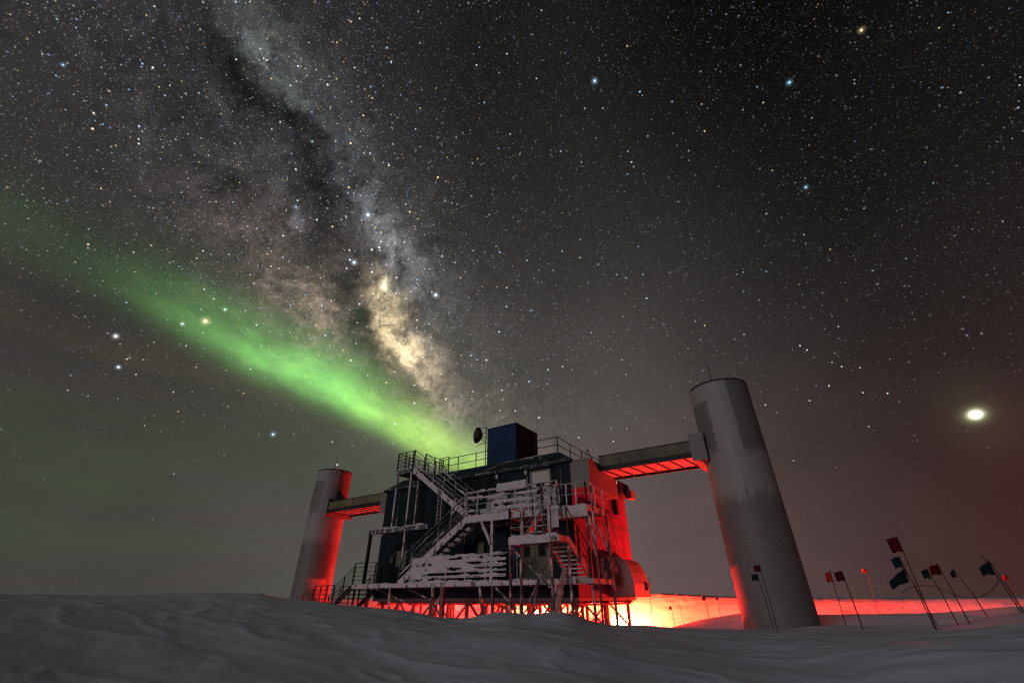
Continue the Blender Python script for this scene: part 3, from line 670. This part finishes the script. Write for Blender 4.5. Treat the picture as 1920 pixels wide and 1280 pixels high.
def deck(x0, x1, y0, y1, zt, th=.16, mat='rimed', snow_h=.05, name='walkway'):
    d = MB().box(x0, x1, y0, y0 + .06, zt - th, zt).box(x0, x1, y1 - .06, y1, zt - th, zt).box(x0, x0 + .06, y0 + .062, y1 - .062, zt - th, zt).box(x1 - .06, x1, y0 + .062, y1 - .062, zt - th, zt)
    d = d.build(name, M[mat], st)
    n_ = max(1, int((x1 - x0) / .9))
    for k in range(n_):
        a = x0 + .064 + (x1 - x0 - .128) * k / n_; b = x0 + .064 + (x1 - x0 - .128) * (k + 1) / n_
        box(a, b - .012, y0 + .064, y1 - .064, zt - .05, zt - .012).build('grating', M['light_rime'], d)
        if k: box(a - .04, a + .02, y0 + .064, y1 - .064, zt - th, zt - .055).build('joist', M['light_rime'], d)
    if snow_h:
        s = MB().snow((x0 + .05, y0 + .07, zt), (x1 - .05, y0 + .07, zt), .16, snow_h)
        kind(s.build('snow', M['rime'], d, True), 'stuff')
    return d
def flight(p, q, width_axis, w, ntread, mat='rimed', tmat='light_rime', depth=.26, snow_on=True, sh=.24):
    """p top, q bottom (centre line of the first stringer); the second stringer is w further along width_axis"""
    p = Vector(p); q = Vector(q); a = Vector(width_axis)
    f = MB().beam(p, q, .05, sh, (0, 0, 1)).build('stair_flight', M[mat], st); MB().beam(p + a * w, q + a * w, .05, sh, (0, 0, 1)).build('stringer', M[mat], f)
    d = q - p; run = Vector((d.x, d.y, 0)).normalized()
    for k in range(ntread):
        o = p + d * ((k + .6) / ntread); c0 = o + a * .03; c1 = o + a * (w - .03)
        MB().beam(c0, c1, depth, .045, (0, 0, 1)).build('tread', M[tmat], f)
    if snow_on:
        s = MB().snow(p + Vector((0, 0, sh * .5)), q + Vector((0, 0, sh * .5)), .10, .06); kind(s.build('snow', M['rime'], f, True), 'stuff')
    return f
# lower walkway
deck(.4, 13.5, -1.8, -.02, .62, .17)
railing((4.35, -1.77, .62), (9.75, -1.77, .62), 1.0, 5, 6, 'rimed', snowy=.8, r=.026)
railing((9.75, -1.77, .62), (9.75, -1.0, .62), 1.0, 4, 2, 'rimed', snowy=.3)
railing((.42, -1.77, .62), (1.95, -1.77, .62), .95, 5, 3, 'dark', r=.018)
railing((.42, -.1, .62), (1.9, -.1, .62), .95, 5, 3, 'dark', r=.018)
def low_keep(x, z):
    row = int((z - .62) / .2); zf = ((z - .62) / .2) % 1
    m = float(vnoise(np.array([x * 1.5 + row * 7.3]), np.array([row * 3.7 + .5]), 91)[0]) + .55 * float(vnoise(np.array([x * 4.1 + row * 3.1]), np.array([row * 1.7]), 17)[0])
    open_ = min(1.3, max(0., (m + (x - 6.9) * .16 + (.22 if row == 0 and x > 5 else 0) - (.12 if row > 2 else 0)) * 2.4 + .62))
    return .33 - 1.15 * open_ * math.exp(-((zf - .52) / .30) ** 4) - max(0, z - 1.6) * 8 - max(0, x - 8.6) * .25
kind(MB().sheet(4.4, 9.7, .63, 1.72, -1.77, low_keep, .055, .035, 5).build('packed_snow', M['rime'], st, True), 'stuff')
# left ground steps: two flights with a landing between
flight((.4, -1.77, .50), (-.95, -1.77, -.42), (0, 1, 0), 1.6, 5, 'dark', 'dark', snow_on=False)
railing((.4, -1.77, .50), (-.95, -1.77, -.42), .95, 5, 3, 'dark', r=.018); railing((.4, -.12, .50), (-.95, -.12, -.42), .95, 5, 3, 'dark', r=.018)
deck(-2.6, -.97, -1.8, -.1, -.36, .14, 'dark', 0, 'landing')
railing((-2.58, -1.77, -.36), (-.98, -1.77, -.36), .98, 5, 4, 'dark', r=.018); railing((-2.58, -.13, -.36), (-.98, -.13, -.36), .98, 5, 3, 'dark', r=.018)
flight((-2.6, -1.77, -.45), (-4.9, -1.77, -1.5), (0, 1, 0), 1.6, 6, 'dark', 'dark', snow_on=False)
railing((-2.6, -1.77, -.45), (-5.2, -1.77, -1.4), .95, 5, 4, 'dark', r=.018); railing((-2.6, -.12, -.45), (-5.2, -.12, -1.4), .95, 5, 4, 'dark', r=.018)
for x in (-.75, .55): MB().beam((x, -1.7, .45 if x > 0 else -.5), (x, -1.7, GZ), .08).build('leg', M['dark'], st)
MB().beam((1.45, -1.6, .45), (1.45, -1.6, GZ), .14).build('leg', M['dark'], st)
# legs and struts under the lower walkway
for x0, x1, w, m in ((3.05, 3.3, .09, 'light_rime'), (5.75, 6.0, .10, 'light_rime'), (6.35, 6.35, .17, 'stilt'), (8.35, 8.75, .10, 'light_rime'), (9.0, 9.0, .10, 'light_rime'), (11.9, 11.9, .09, 'light_rime')):
    MB().beam((x0, -1.7, .45), (x1, -1.7, GZ), w).build('leg', M[m], st)
for p, q in (((1.9, -1.6, .45), (3.2, -.3, -.25)), ((6.3, -1.6, .4), (5.9, -1.6, -.3)), ((9.1, -1.65, .4), (10.1, -1.65, -.35)), ((3.9, -1.4, .4), (5.3, -.3, -.3))):
    MB().beam(p, q, .06).build('strut', M['light_rime'], st)
# upper walkway and its landing
deck(7.35, 13.5, -1.8, -.02, 3.16, .24, 'rimed', .07)
fz = box(11.95, 13.5, -1.835, -1.803, 2.72, 3.12).build('fascia', M['rime'], st)
fz = box(7.45, 9.3, -1.83, -1.803, 2.95, 3.2).build('fascia', M['rime'], st)
railing((7.45, -1.77, 3.16), (12.2, -1.77, 3.16), 1.05, 4, 8, 'rimed', snowy=.55, r=.024)
railing((12.2, -1.77, 3.16), (13.48, -1.77, 3.16), .85, 2, 4, 'rimed', snowy=.5, r=.024)
railing((13.48, -1.77, 3.16), (13.48, -.1, 3.16), .85, 2, 3, 'rimed', snowy=.4)
railing((7.42, -.9, 3.16), (7.42, -.05, 3.16), 1.0, 4, 2, 'rimed')
def up_keep(x, z):
    rung = min(abs(z - (3.16 + .2625 * k)) for k in range(0, 5)); f = .26 if 9.2 < x < 10.8 else .06
    if z > 4.10: return (.75 if 9.2 < x < 10.75 else -.4) - max(0, z - 4.32) * 6
    return f - rung * 4.6 - (.5 if 3.98 < z < 4.1 else 0)
kind(MB().sheet(7.6, 12.1, 3.17, 4.45, -1.77, up_keep, .075, .035, 8).build('packed_snow', M['rime'], st, True), 'stuff')
def clutter(x, z): return .10 - abs(z - 3.55) * .5 - (0.2 if x < 8.2 else 0)
kind(MB().sheet(7.8, 12.0, 3.18, 4.2, -1.15, clutter, .06, .04, 23).build('packed_snow', M['rime'], st, True), 'stuff')
for x in (10.55, 11.3, 11.75):                               # short upright stanchions and a mesh gate on the walkway
    MB().beam((x, -1.1, 3.16), (x, -1.1, 4.25), .05).build('post', M['rimed'], st)
MB().beam((10.55, -1.1, 4.2), (11.75, -1.1, 4.2), .05).build('crossbar', M['rimed'], st)
for p, q in (((10.6, -1.1, 3.2), (11.3, -1.1, 4.15)), ((9.3, -1.2, 3.25), (10.2, -1.2, 3.95)), ((10.0, -1.2, 3.25), (9.4, -1.2, 3.9))): MB().beam(p, q, .07).build('brace', M['rimed'], st)
# posts of the upper walkway
for x, y, z0, z1, w in ((8.95, -1.72, .62, 2.95, .13), (11.75, -1.72, .62, 2.95, .10), (13.42, -1.72, GZ, 3.0, .075), (13.68, -1.72, GZ, 3.95, .065), (13.62, -.25, GZ, 2.95, .08)):
    MB().beam((x, y, z0), (x, y, z1), w, w, (0, 1, 0)).build('post', M['rimed' if x < 13 else 'light_rime'], st)
for p, q, w in (((8.35, -1.72, 2.95), (8.93, -1.72, 1.95), .13), ((13.5, -1.72, 2.75), (13.66, -1.72, 1.3), .07), ((13.1, -.3, 2.9), (13.6, -.3, 1.6), .08)): MB().beam(p, q, w).build('brace', M['rimed'], st)
# flight from the lower walkway up to the landing (rises to the right)
flight((7.42, -1.77, 3.02), (3.62, -1.77, .58), (0, 1, 0), .86, 12, 'rimed', 'light_rime', sh=.28)
railing((7.4, -.95, 3.12), (3.62, -.95, .66), 1.0, 4, 6, 'light_rime', r=.02); railing((7.4, -1.77, 3.12), (3.62, -1.77, .66), 1.0, 4, 6, 'light_rime', snowy=.35, r=.02)
# flight from the landing up to the roof platform (rises to the left)
flight((3.75, -1.72, 5.86), (7.5, -1.72, 3.25), (0, 1, 0), .86, 12, 'rimed', 'rimed', sh=.26)
railing((3.75, -1.72, 5.92), (7.5, -1.72, 3.3), 1.0, 4, 6, 'light_rime', snowy=.3, r=.02); railing((3.75, -.86, 5.92), (7.5, -.86, 3.3), 1.0, 4, 6, 'light_rime', r=.02)
und = MB().raw([(3.75, -1.69, 5.74), (3.75, -.89, 5.74), (7.5, -.89, 3.13), (7.5, -1.69, 3.13), (3.75, -1.69, 5.72), (3.75, -.89, 5.72), (7.5, -.89, 3.11), (7.5, -1.69, 3.11)],
               [(0, 1, 2, 3), (7, 6, 5, 4), (0, 4, 5, 1), (1, 5, 6, 2), (2, 6, 7, 3), (3, 7, 4, 0)]).build('soffit', M['dark'], st)
# roof platform
deck(2.55, 3.75, -1.8, .62, 5.93, .20, 'light_rime', .09, 'roof_platform')
railing((2.58, -1.77, 5.93), (3.7, -1.77, 5.93), .95, 5, 3, 'dark', r=.02); railing((2.58, -1.77, 5.93), (2.58, .6, 5.93), .95, 5, 4, 'dark', r=.02)
railing((3.72, -.85, 5.93), (3.72, .6, 5.93), .95, 5, 3, 'dark', r=.02); railing((3.72, .3, 6.12), (4.4, .3, 6.12), .8, 4, 2, 'dark', r=.02)
for x, y, z0 in ((2.66, -1.72, 3.1), (3.66, -1.72, 3.1), (3.0, -.5, 3.1)): MB().beam((x, y, z0), (x, y, 5.8), .085, .085, (0, 1, 0)).build('post', M['rimed'], st)
for z in [3.5 + .18 * k for k in range(9)]: MB().tube([(4.55, -.5, z), (4.8, -.5, z)], .018).build('rung', M['light_rime'], st)
MB().tube([(4.55, -.5, 3.2), (4.55, -.5, 4.95)], .022).build('ladder_rail', M['rimed'], st); MB().tube([(4.8, -.5, 3.2), (4.8, -.5, 4.95)], .022).build('ladder_rail', M['rimed'], st)
for x in (5.4, 6.2):
    MB().beam((x, -.35, 3.3), (x, -.35, 4.4), .035).build('post', M['rimed'], st)
    for k in range(5): MB().tube([(x - .06, -.35, 3.45 + k * .22), (x + .14, -.35, 3.45 + k * .22)], .014).build('rung', M['rimed'], st)
MB().tube([(5.4, -.35, 4.4), (6.4, -.35, 4.4)], .018).build('crossbar', M['rimed'], st)
# portal frame carrying the platform posts
b_ = box(1.05, 5.15, -1.79, -1.61, 2.88, 3.08).build('portal_beam', M['light_rime'], st)
kind(MB().snow((2.0, -1.7, 3.08), (5.0, -1.7, 3.08), .16, .10).build('snow', M['rime'], b_, True), 'stuff')
MB().beam((1.14, -1.7, 2.88), (1.14, -1.7, .62), .13, .13, (0, 1, 0)).build('post', M['dark'], st)
MB().beam((3.66, -1.72, 2.88), (3.66, -1.72, 1.6), .085, .085, (0, 1, 0)).build('post', M['rimed'], st)
# mid platform standing out in front, with its two short flights
deck(11.42, 13.45, -4.2, -3.36, 1.84, .20, 'rimed', .13)
box(11.46, 13.1, -4.235, -4.203, 1.62, 1.87).build('fascia', M['rime'], st)
railing((11.45, -4.17, 1.84), (13.1, -4.17, 1.84), 1.0, 3, 4, 'rimed', snowy=.2); railing((11.45, -4.17, 1.84), (11.45, -3.4, 1.84), 1.0, 3, 2, 'rimed')
for x, y, z1 in ((11.46, -4.12, 2.75), (13.08, -4.12, 2.8), (11.46, -3.42, 1.7), (13.4, -3.42, 1.7)): MB().beam((x, y, GZ), (x, y, z1), .075, .075, (0, 1, 0)).build('post', M['light_rime'], st)
for p, q, w in (((11.5, -4.12, 1.55), (13.0, -4.12, .30), .055), ((13.0, -4.12, 1.2), (12.2, -4.12, -.1), .06), ((12.3, -3.45, .9), (11.9, -3.45, -.5), .06), ((11.5, -4.1, .55), (13.0, -4.1, .55), .05)): MB().beam(p, q, w).build('brace', M['light_rime'], st)
flight((11.5, -1.82, 3.05), (11.5, -3.36, 1.78), (1, 0, 0), .85, 5, 'rimed', 'rimed')
railing((11.5, -1.85, 3.12), (11.5, -3.3, 1.9), .95, 3, 3, 'light_rime'); railing((12.36, -1.85, 3.12), (12.36, -3.3, 1.9), .95, 3, 3, 'light_rime')
flight((12.5, -3.36, 1.76), (12.5, -1.62, .62), (1, 0, 0), .86, 9, 'rimed', 'rimed', .24)
railing((12.5, -3.36, 1.86), (12.5, -1.7, .72), .98, 3, 3, 'dark'); railing((13.36, -3.36, 1.86), (13.36, -1.7, .72), .98, 3, 3, 'dark')
MB().raw([(12.52, -3.3, 2.2), (13.0, -3.3, 2.2), (13.0, -3.3, 2.95), (12.52, -3.3, 2.95), (12.52, -3.27, 2.2), (13.0, -3.27, 2.6), (13.0, -3.27, 2.95), (12.52, -3.27, 2.95)],
         [(0, 1, 2, 3), (7, 6, 5, 4), (0, 4, 5, 1), (1, 5, 6, 2), (2, 6, 7, 3), (3, 7, 4, 0)]).build('snow_plate', M['rime'], st)
s = MB()
for k in range(9): t = k / 9; s.snow((12.45 + .1 * t, -3.9 + t, -.4 - .05 * k), (13.3 - .1 * t, -3.7 + t, -.6), .3, .3, .12)
lee = MB()
for k in range(5): lee.beam((13.1 - .1 * k, -3.2, .9 - .35 * k), (12.8 - .12 * k, -2.9, .5 - .35 * k), .16, .05)
lee.build('snow_plate', M['rime'], st)

# ------------------------------------------------------------------ on the roof: railing, cabin, dish
rr = thing('roof_railing', 'thin dark two bar railing along the roof edge around the blue cabin', 'railing', (6, .6, ZR))
def rail2(p, q, n_, mat='dark'):
    p = Vector(p); q = Vector(q)
    for h in (.82, .42): MB().tube([p + Vector((0, 0, h)), q + Vector((0, 0, h))], .020).build('rail', M[mat], rr)
    for k in range(n_):
        o = p.lerp(q, k / (n_ - 1)); MB().beam(o, o + Vector((0, 0, .84)), .035, .035, (0, 1, 0)).build('post', M[mat], rr)
rail2((3.6, .58, ZR), (11.15, .58, ZR), 7); rail2((11.15, .6, ZR), (11.15, 6.2, ZR), 5); rail2((3.6, 6.2, ZR), (11.1, 6.2, ZR), 6)
for p, q in (((11.15, 3.4, ZR), (11.15, 4.3, ZR + 1.2)), ((11.15, 4.3, ZR), (11.15, 4.3, ZR + 1.2)), ((11.15, 5.2, ZR), (11.15, 4.3, ZR + 1.2)), ((10.9, 4.0, ZR), (10.9, 4.0, ZR + 1.0))): MB().tube([p, q], .025).build('stay', M['grey'], rr)
cb = thing('rooftop_cabin', 'tall square dark blue cabin standing on the roof of the laboratory', 'cabin', (6.82, 3.2, ZR))
box(5.84, 7.81, 2.04, 4.4, ZR + .052, 8.72).build('body', M['cabin'], cb)
for k in range(3): box(5.80 + k * .683, 5.80 + (k + 1) * .683 - .012, 2.0, 2.038, ZR + .06, 8.70, c=.006).build('panel', M['cabin'], cb)
for k in range(3): box(7.812, 7.85, 2.0 + k * .81, 2.0 + (k + 1) * .81 - .012, ZR + .06, 8.70, c=.006).build('panel', M['cabin_redlit'], cb)
box(5.77, 7.88, 1.97, 4.46, 8.722, 8.78, c=.015).build('roof', M['cabin'], cb)
box(7.50, 7.66, 1.985, 1.998, 7.15, 7.5).build('hatch', M['bluedoor'], cb); box(7.851, 7.87, 3.0, 3.7, ZR + .1, 7.8).build('door', M['cabin_redlit'], cb)
dh = thing('dish_antenna', 'dark dish antenna on a lattice mast at the left side of the blue cabin', 'antenna', (5.55, 2.1, ZR))
MB().tube([(5.62, 2.1, ZR), (5.62, 2.1, 9.05)], .03).build('mast', M['dark'], dh)
MB().tube([(5.62, 2.1, 8.95), (4.95, 2.1, 9.0)], .022).build('arm', M['dark'], dh); MB().tube([(5.62, 2.1, 8.0), (5.05, 2.1, 7.95)], .022).build('arm', M['dark'], dh)
dm = MB(); nn = 20; rings = 6; vs2 = []; fs2 = []
ax = Vector((-.93, -.25, .25)).normalized(); uu = ax.cross(Vector((0, 0, 1))).normalized(); vv = uu.cross(ax)
for off in (0., -.03):
    for k in range(rings + 1):
        r = .50 * k / rings; dpt = .30 * (r / .5) ** 2
        for q in range(nn): a = 2 * math.pi * q / nn; vs2.append(Vector((5.28, 2.1, 8.48)) + ax * (dpt + off) + (uu * math.cos(a) + vv * math.sin(a)) * max(r, .01))
for o_ in (0, (rings + 1) * nn):
    for k in range(rings):
        for q in range(nn): fs2.append((o_ + k * nn + q, o_ + k * nn + (q + 1) % nn, o_ + (k + 1) * nn + (q + 1) % nn, o_ + (k + 1) * nn + q))
dm.raw(vs2, fs2).build('dish', M['brown'], dh, True)
MB().tube([Vector((5.28, 2.1, 8.48)), Vector((5.28, 2.1, 8.48)) + ax * .5], .02).build('feed_horn', M['dark'], dh)
for k in range(3): MB().tube([(5.62, 2.1, 8.0 + .3 * k), (5.28, 2.1, 8.3 + .15 * k)], .016).build('bracket', M['dark'], dh)

# ------------------------------------------------------------------ towers and cable bridges
TR = 1.2205; TY = 2.255; TX = {'R': 18.70, 'L': -8.61}; ZT = 8.23
for sd_, lab_ in (('L', 'round grey cable tower left of the laboratory with red light down its side'), ('R', 'tall frost patched cable tower right of the laboratory, behind marker flags')):
    x = TX[sd_]; t = thing('cable_tower', lab_, 'tower', (x, TY, 0), 'cable towers at both ends of the laboratory')
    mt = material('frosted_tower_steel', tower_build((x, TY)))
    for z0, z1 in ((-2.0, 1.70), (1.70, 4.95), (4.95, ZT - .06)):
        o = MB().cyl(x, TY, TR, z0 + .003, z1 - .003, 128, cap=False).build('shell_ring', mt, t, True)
    MB().cyl(x, TY, TR - .02, -2, ZT - .07, 64).build('core', M['grey'], t, True)
    cp = MB().cyl(x, TY, TR + .010, ZT - .075, ZT, 96).build('roof_cap', M['dark'], t)
    dxy = (CAM[:2] - np.array([x, TY])); dxy /= np.linalg.norm(dxy); ppx, ppy = x + dxy[0] * .9 - .12, TY + dxy[1] * .9
    MB().tube([(ppx, ppy, ZT), (ppx - .02, ppy, ZT + .85), (ppx - .04, ppy, ZT + 1.0)], [.018, .014, .008]).build('antenna', M['dark'], t)
    if sd_ == 'R': box(ppx - .05, ppx + .5, ppy + .05, ppy + .35, ZT + .002, ZT + .13, c=.02).build('roof_vent', M['dark'], t)
def bridge(x0, x1, mat, lab_, boxes, nseg):
    t = thing('cable_bridge', lab_, 'bridge', ((x0 + x1) / 2, TY, 5.1), 'covered cable bridges from laboratory to tower')
    y0, y1, zb, zt = 1.26, 3.25, 5.10, 5.83
    w = (x1 - x0) / nseg
    for k in range(nseg):
        for ya, yb in ((y0, y0 + .05), (y1 - .05, y1)):
            box(x0 + k * w + .01, x0 + (k + 1) * w - .01, ya - random.uniform(0, .01), yb, zb + .22, zt - .03, c=.01).build('side_panel', M[mat], t)
    box(x0, x1, y0 + .052, y1 - .052, zb + .10, zt - .035).build('duct', M['brown'], t)
    for ya in (y0 - .05, y1 - .03): box(x0, x1, ya, ya + .08, zb, zb + .21).build('chord', M['dark'], t)
    box(x0, x1, y0 - .03, y1 + .03, zt - .028, zt).build('top_sheet', M['dark'], t)
    box(x0, x1, y0 + .034, y1 - .034, zb + .092, zb + .098).build('soffit', M['soffit'], t)
    n_ = int((x1 - x0) / .6)
    for k in range(n_):
        xx = x0 + (k + .5) * (x1 - x0) / n_; MB().beam((xx - .14, y0 + .035, zb + .055), (xx + .14, y1 - .035, zb + .055), .03, .05).build('joist', M['dark'], t)
    for (a, b, c_, d_, e_, f_, m_) in boxes: box(a, b, c_, d_, e_, f_, c=.015).build('end_box', M[m_], t)
    return t
bridge(12.94, 17.16, 'brown', 'brown covered bridge to the right tower with red glowing underside', [(12.03, 12.93, .02, 3.4, 4.22, 5.49, 'grey'), (17.17, 17.78, 1.15, 3.36, 4.93, 6.08, 'grey')], 4)
bridge(-7.15, -.98, 'olive', 'olive panelled covered bridge to the left tower', [(-.97, -.03, .45, 3.4, 4.45, 5.66, 'grey'), (-7.75, -7.16, 1.15, 3.36, 4.93, 6.05, 'grey')], 5)

# ------------------------------------------------------------------ marker flags on bamboo poles
def wscale(p, D_):
    """pixels per metre at a point of the picture, along the horizon"""
    a = at(*p, D_); b = a + np.array([rgt[0], rgt[1], 0.]) * .1
    def pr(q):
        q = q - CAM; w = np.array([q[:2] @ EX, q[:2] @ EN]); d = w[1] * math.cos(TH) + q[2] * math.sin(TH)
        return F * w[0] / d
    return abs(pr(b) - pr(a)) / .1
def flag(base, top, rects, D_, mats, lab_, thick=.0095, cat='flag', lean=0.):
    """base/top/rects as seen in the photograph, D_ metres away; rects: (width, height) px of each cloth with its top on the pole"""
    pb = at(*base, D_); pt_ = at(*top, D_); x, y = pb[0], pb[1]; tx, ty = pt_[0], pt_[1]
    zg = ground_z(x, y); zt_ = pt_[2]
    t = thing('marker_flag', lab_, cat, (x, y, zg), 'marker flags planted in the snow')
    MB().tube([(x, y, zg - .3), ((x + tx) / 2, (y + ty) / 2, (zg + zt_) / 2 + .02), (tx, ty, zt_)], [thick, thick * .9, thick * .7]).build('pole', M['bamboo'], t)
    lv = -np.array([rgt[0], rgt[1]]); ff = wscale(top, D_); k = 1 / ff
    for (off, w, h, drop, skew), m_ in zip(rects, mats):
        nx, nz = 8, 5; vs3 = []; fs3 = []
        g_ = .67 if top[0] > 1600 else 1.0; Wd, Hd, Z1 = w * k * g_, h * k * .9 * g_, zt_ - off * k
        fr_ = (Z1 - zg) / max(.01, zt_ - zg); bx = x + (tx - x) * fr_; by = y + (ty - y) * fr_; ph = random.random() * 6
        for side in (0, 1):
            for a in range(nx + 1):
                for b in range(nz + 1):
                    s_ = a / nx; u_ = b / nz; wav = math.sin(s_ * 5 + ph + u_) * .09 * s_ * Wd * 2 + side * .006
                    hh = Hd * (1 - skew * s_)
                    vs3.append((bx + lv[0] * Wd * s_ + fwd[0] * wav, by + lv[1] * Wd * s_ + fwd[1] * wav, Z1 - u_ * hh - drop * k * s_ ** 1.3 - Hd * skew * s_ * .3 + .01 * math.sin(9 * s_ + ph)))
        m2 = (nx + 1) * (nz + 1); I = lambda s_, a, b: s_ * m2 + a * (nz + 1) + b
        for a in range(nx):
            for b in range(nz): fs3 += [(I(0, a, b), I(0, a + 1, b), I(0, a + 1, b + 1), I(0, a, b + 1)), (I(1, a, b + 1), I(1, a + 1, b + 1), I(1, a + 1, b), I(1, a, b))]
        for a in range(nx): fs3 += [(I(0, a, 0), I(1, a, 0), I(1, a + 1, 0), I(0, a + 1, 0)), (I(0, a, nz), I(0, a + 1, nz), I(1, a + 1, nz), I(1, a, nz))]
        for b in range(nz): fs3 += [(I(0, 0, b), I(0, 0, b + 1), I(1, 0, b + 1), I(1, 0, b)), (I(0, nx, b), I(1, nx, b), I(1, nx, b + 1), I(0, nx, b + 1))]
        MB().raw(vs3, fs3).build('cloth', M[m_], t, True)
    return t
flag((1755, 1177), (1681, 1004), [(2, 26, 30, 2, .0)], 11.8, ['redflag'], 'largest and highest dark red flag, on the tallest pole right of the tower')
flag((1754, 1174), (1684, 1040), [(2, 18, 24, 2, .2)], 12.4, ['darkflag'], 'small blackish flag just under the largest red flag')
flag((1762, 1174), (1694, 1064), [(1, 38, 28, 14, .35)], 12.9, ['darkflag'], 'wide ragged blackish flag, lowest of the cluster by the tallest pole')
flag((1799, 1170), (1737, 1064), [(1, 13, 20, 2, .3)], 12.6, ['darkflag'], 'narrow dark flag just left of the second dark red flag')
flag((1820, 1168), (1757, 1056), [(1, 18, 19, 2, .1)], 12.0, ['redflag'], 'medium dark red flag on a thick pole, between two small dark flags')
flag((1857, 1152), (1787, 1066), [(1, 11, 14, 3, .4)], 13.4, ['darkflag'], 'tiny dark flag on a thin faint pole right of the medium red flag')
flag((1922, 1140), (1852, 1048), [(2, 19, 22, 4, .35)], 11.8, ['darkflag'], 'dark ragged flag on the thick pole nearest the right edge')
flag((1918, 1144), (1838, 1038), [], 12.3, [], 'bare thin pole beside the dark flag at the right edge', cat='pole')
flag((1582, 1168), (1556, 1068), [(2, 11, 11, 3, .2), (11, 13, 10, 2, .3)], 17.5, ['litflag', 'litflag'], 'pair of bright red lit flags on a thin pole just right of the big tower', .012)
flag((1616, 1172), (1578, 1069), [(1, 16, 17, 2, .1)], 12.2, ['redflag'], 'dark red square flag beside the bright red pair', .012)
flag((1637, 1130), (1624, 1066), [(0, 10, 10, 0, .1)], 30, ['litflag'], 'tiny glowing red flag standing alone beyond the drift', .012)
flag((1457, 1176), (1424, 1058), [(1, 15, 16, 1, .1)], 12.2, ['redflag'], 'dark red flag standing before the foot of the big tower')
flag((1452, 1176), (1419, 1074), [(1, 15, 17, 2, .2)], 12.8, ['darkflag'], 'blackish flag half behind the red flag at the foot of the big tower')
flag((1330, 1160), (1320, 1108), [(13, 11, 14, 4, .3)], 26.5, ['redflag'], 'small dark flag against the bright bank left of the big tower', .014)
flag((1350, 1158), (1346, 1118), [(2, 8, 8, 1, .2)], 27.5, ['redflag'], 'tiny dark flag nearest the left edge of the big tower', .012)
flag((1265, 1168), (1258, 1134), [(2, 9, 14, 3, .2)], 27, ['redflag'], 'dark flag among the shadow stripes on the bright bank', .013)
flag((1190, 1150), (1186, 1122), [(2, 5, 9, 1, .3)], 27, ['redflag'], 'tiny dark flag below the ventilation hood at the corner of the laboratory', .012)
flag((1219, 1150), (1217, 1080), [], 25, [], 'bare thin upright pole by the right corner of the laboratory', .014, 'pole')
flag((1276, 1130), (1269, 1112), [(1, 5, 4, 1, .2)], 30, ['redflag'], 'tiny flag on the skyline of the bright bank', .012)
flag((1893, 1125), (1888, 1078), [(0, 7, 9, 0, .2)], 28, ['litflag'], 'tiny red flag far beyond the thick pole at the right edge', .012)
# rope sagging between poles
pr0 = at(1690, 1112, 12.6); pr1 = at(1762, 1101, 12.4); pr2 = at(1874, 1085, 12.2)
rp = []
for a, b, sag in ((pr0, pr1, -.10), (pr1, pr2, .28)):
    for k in range(13):
        t = k / 12; q = a + (b - a) * t; rp.append((q[0], q[1], q[2] - sag * 4 * t * (1 - t) * .8))
ro_ = MB().tube(rp, .006, 5).build('rope', M['bamboo']); ro_['label'] = 'thin slack line sagging between the marker flag poles'; ro_['category'] = 'rope'

# ------------------------------------------------------------------ red floodlights standing behind the laboratory
def flood(x, y, z, power, lab_, aim=None, cone=115):
    g = ground_z(x, y); t = thing('floodlight', lab_, 'lamp', (x, y, g), 'red floodlights behind the laboratory')
    MB().tube([(x, y, g - .2), (x, y, z - .16)], .018).build('pole', M['dark'], t)
    MB().cyl(x, y, .035, z - .16, z - .125, 16).build('base', M['dark'], t)
    MB().cyl(x, y, .03, z - .12, z - .09, 16).build('lens', M['lens'], t)
    l = bpy.data.lights.new('red_light', 'POINT' if aim is None else 'SPOT'); l.energy = power; l.color = (1., .024, .016) if aim is None else (1., .034, .009); l.shadow_soft_size = .03 if aim is None else .05
    lo = bpy.data.objects.new('red_light', l); COL.objects.link(lo); lo.parent = t; lo.location = (0, 0, z - g)
    if aim is not None:
        l.spot_size = math.radians(cone); l.spot_blend = .55; a = math.radians(aim)
        lo.rotation_euler = Vector((-math.cos(a), -math.sin(a), -.04)).to_track_quat('Z', 'Y').to_euler()
flood(-5.4, 13.2, .30, 10000, 'red floodlight on a short pole behind the left end of the laboratory')
flood(9.4, 7.8, ground_z(9.4, 7.8) + .80, 6000, 'red floodlight on a short pole behind the right end of the laboratory')
pB = at(1462, 1110, 29.5)
flood(pB[0], pB[1], ground_z(pB[0], pB[1]) + .32, 9500, 'red floodlight in the snow hollow hidden behind the right tower')
flood(4.2, 9.4, ground_z(4.2, 9.4) + .85, 115000, 'red floodlight on a short pole behind the middle of the laboratory', 88, 150)

flood(9.2, 9.3, ground_z(9.2, 9.3) + .85, 85000, 'red floodlight on a short pole behind the rear right corner of the laboratory', 50, 125)
flood(3.0, 7.6, ground_z(3.0, 7.6) + .70, 16000, 'red floodlight close against the rear wall of the laboratory near its left end')
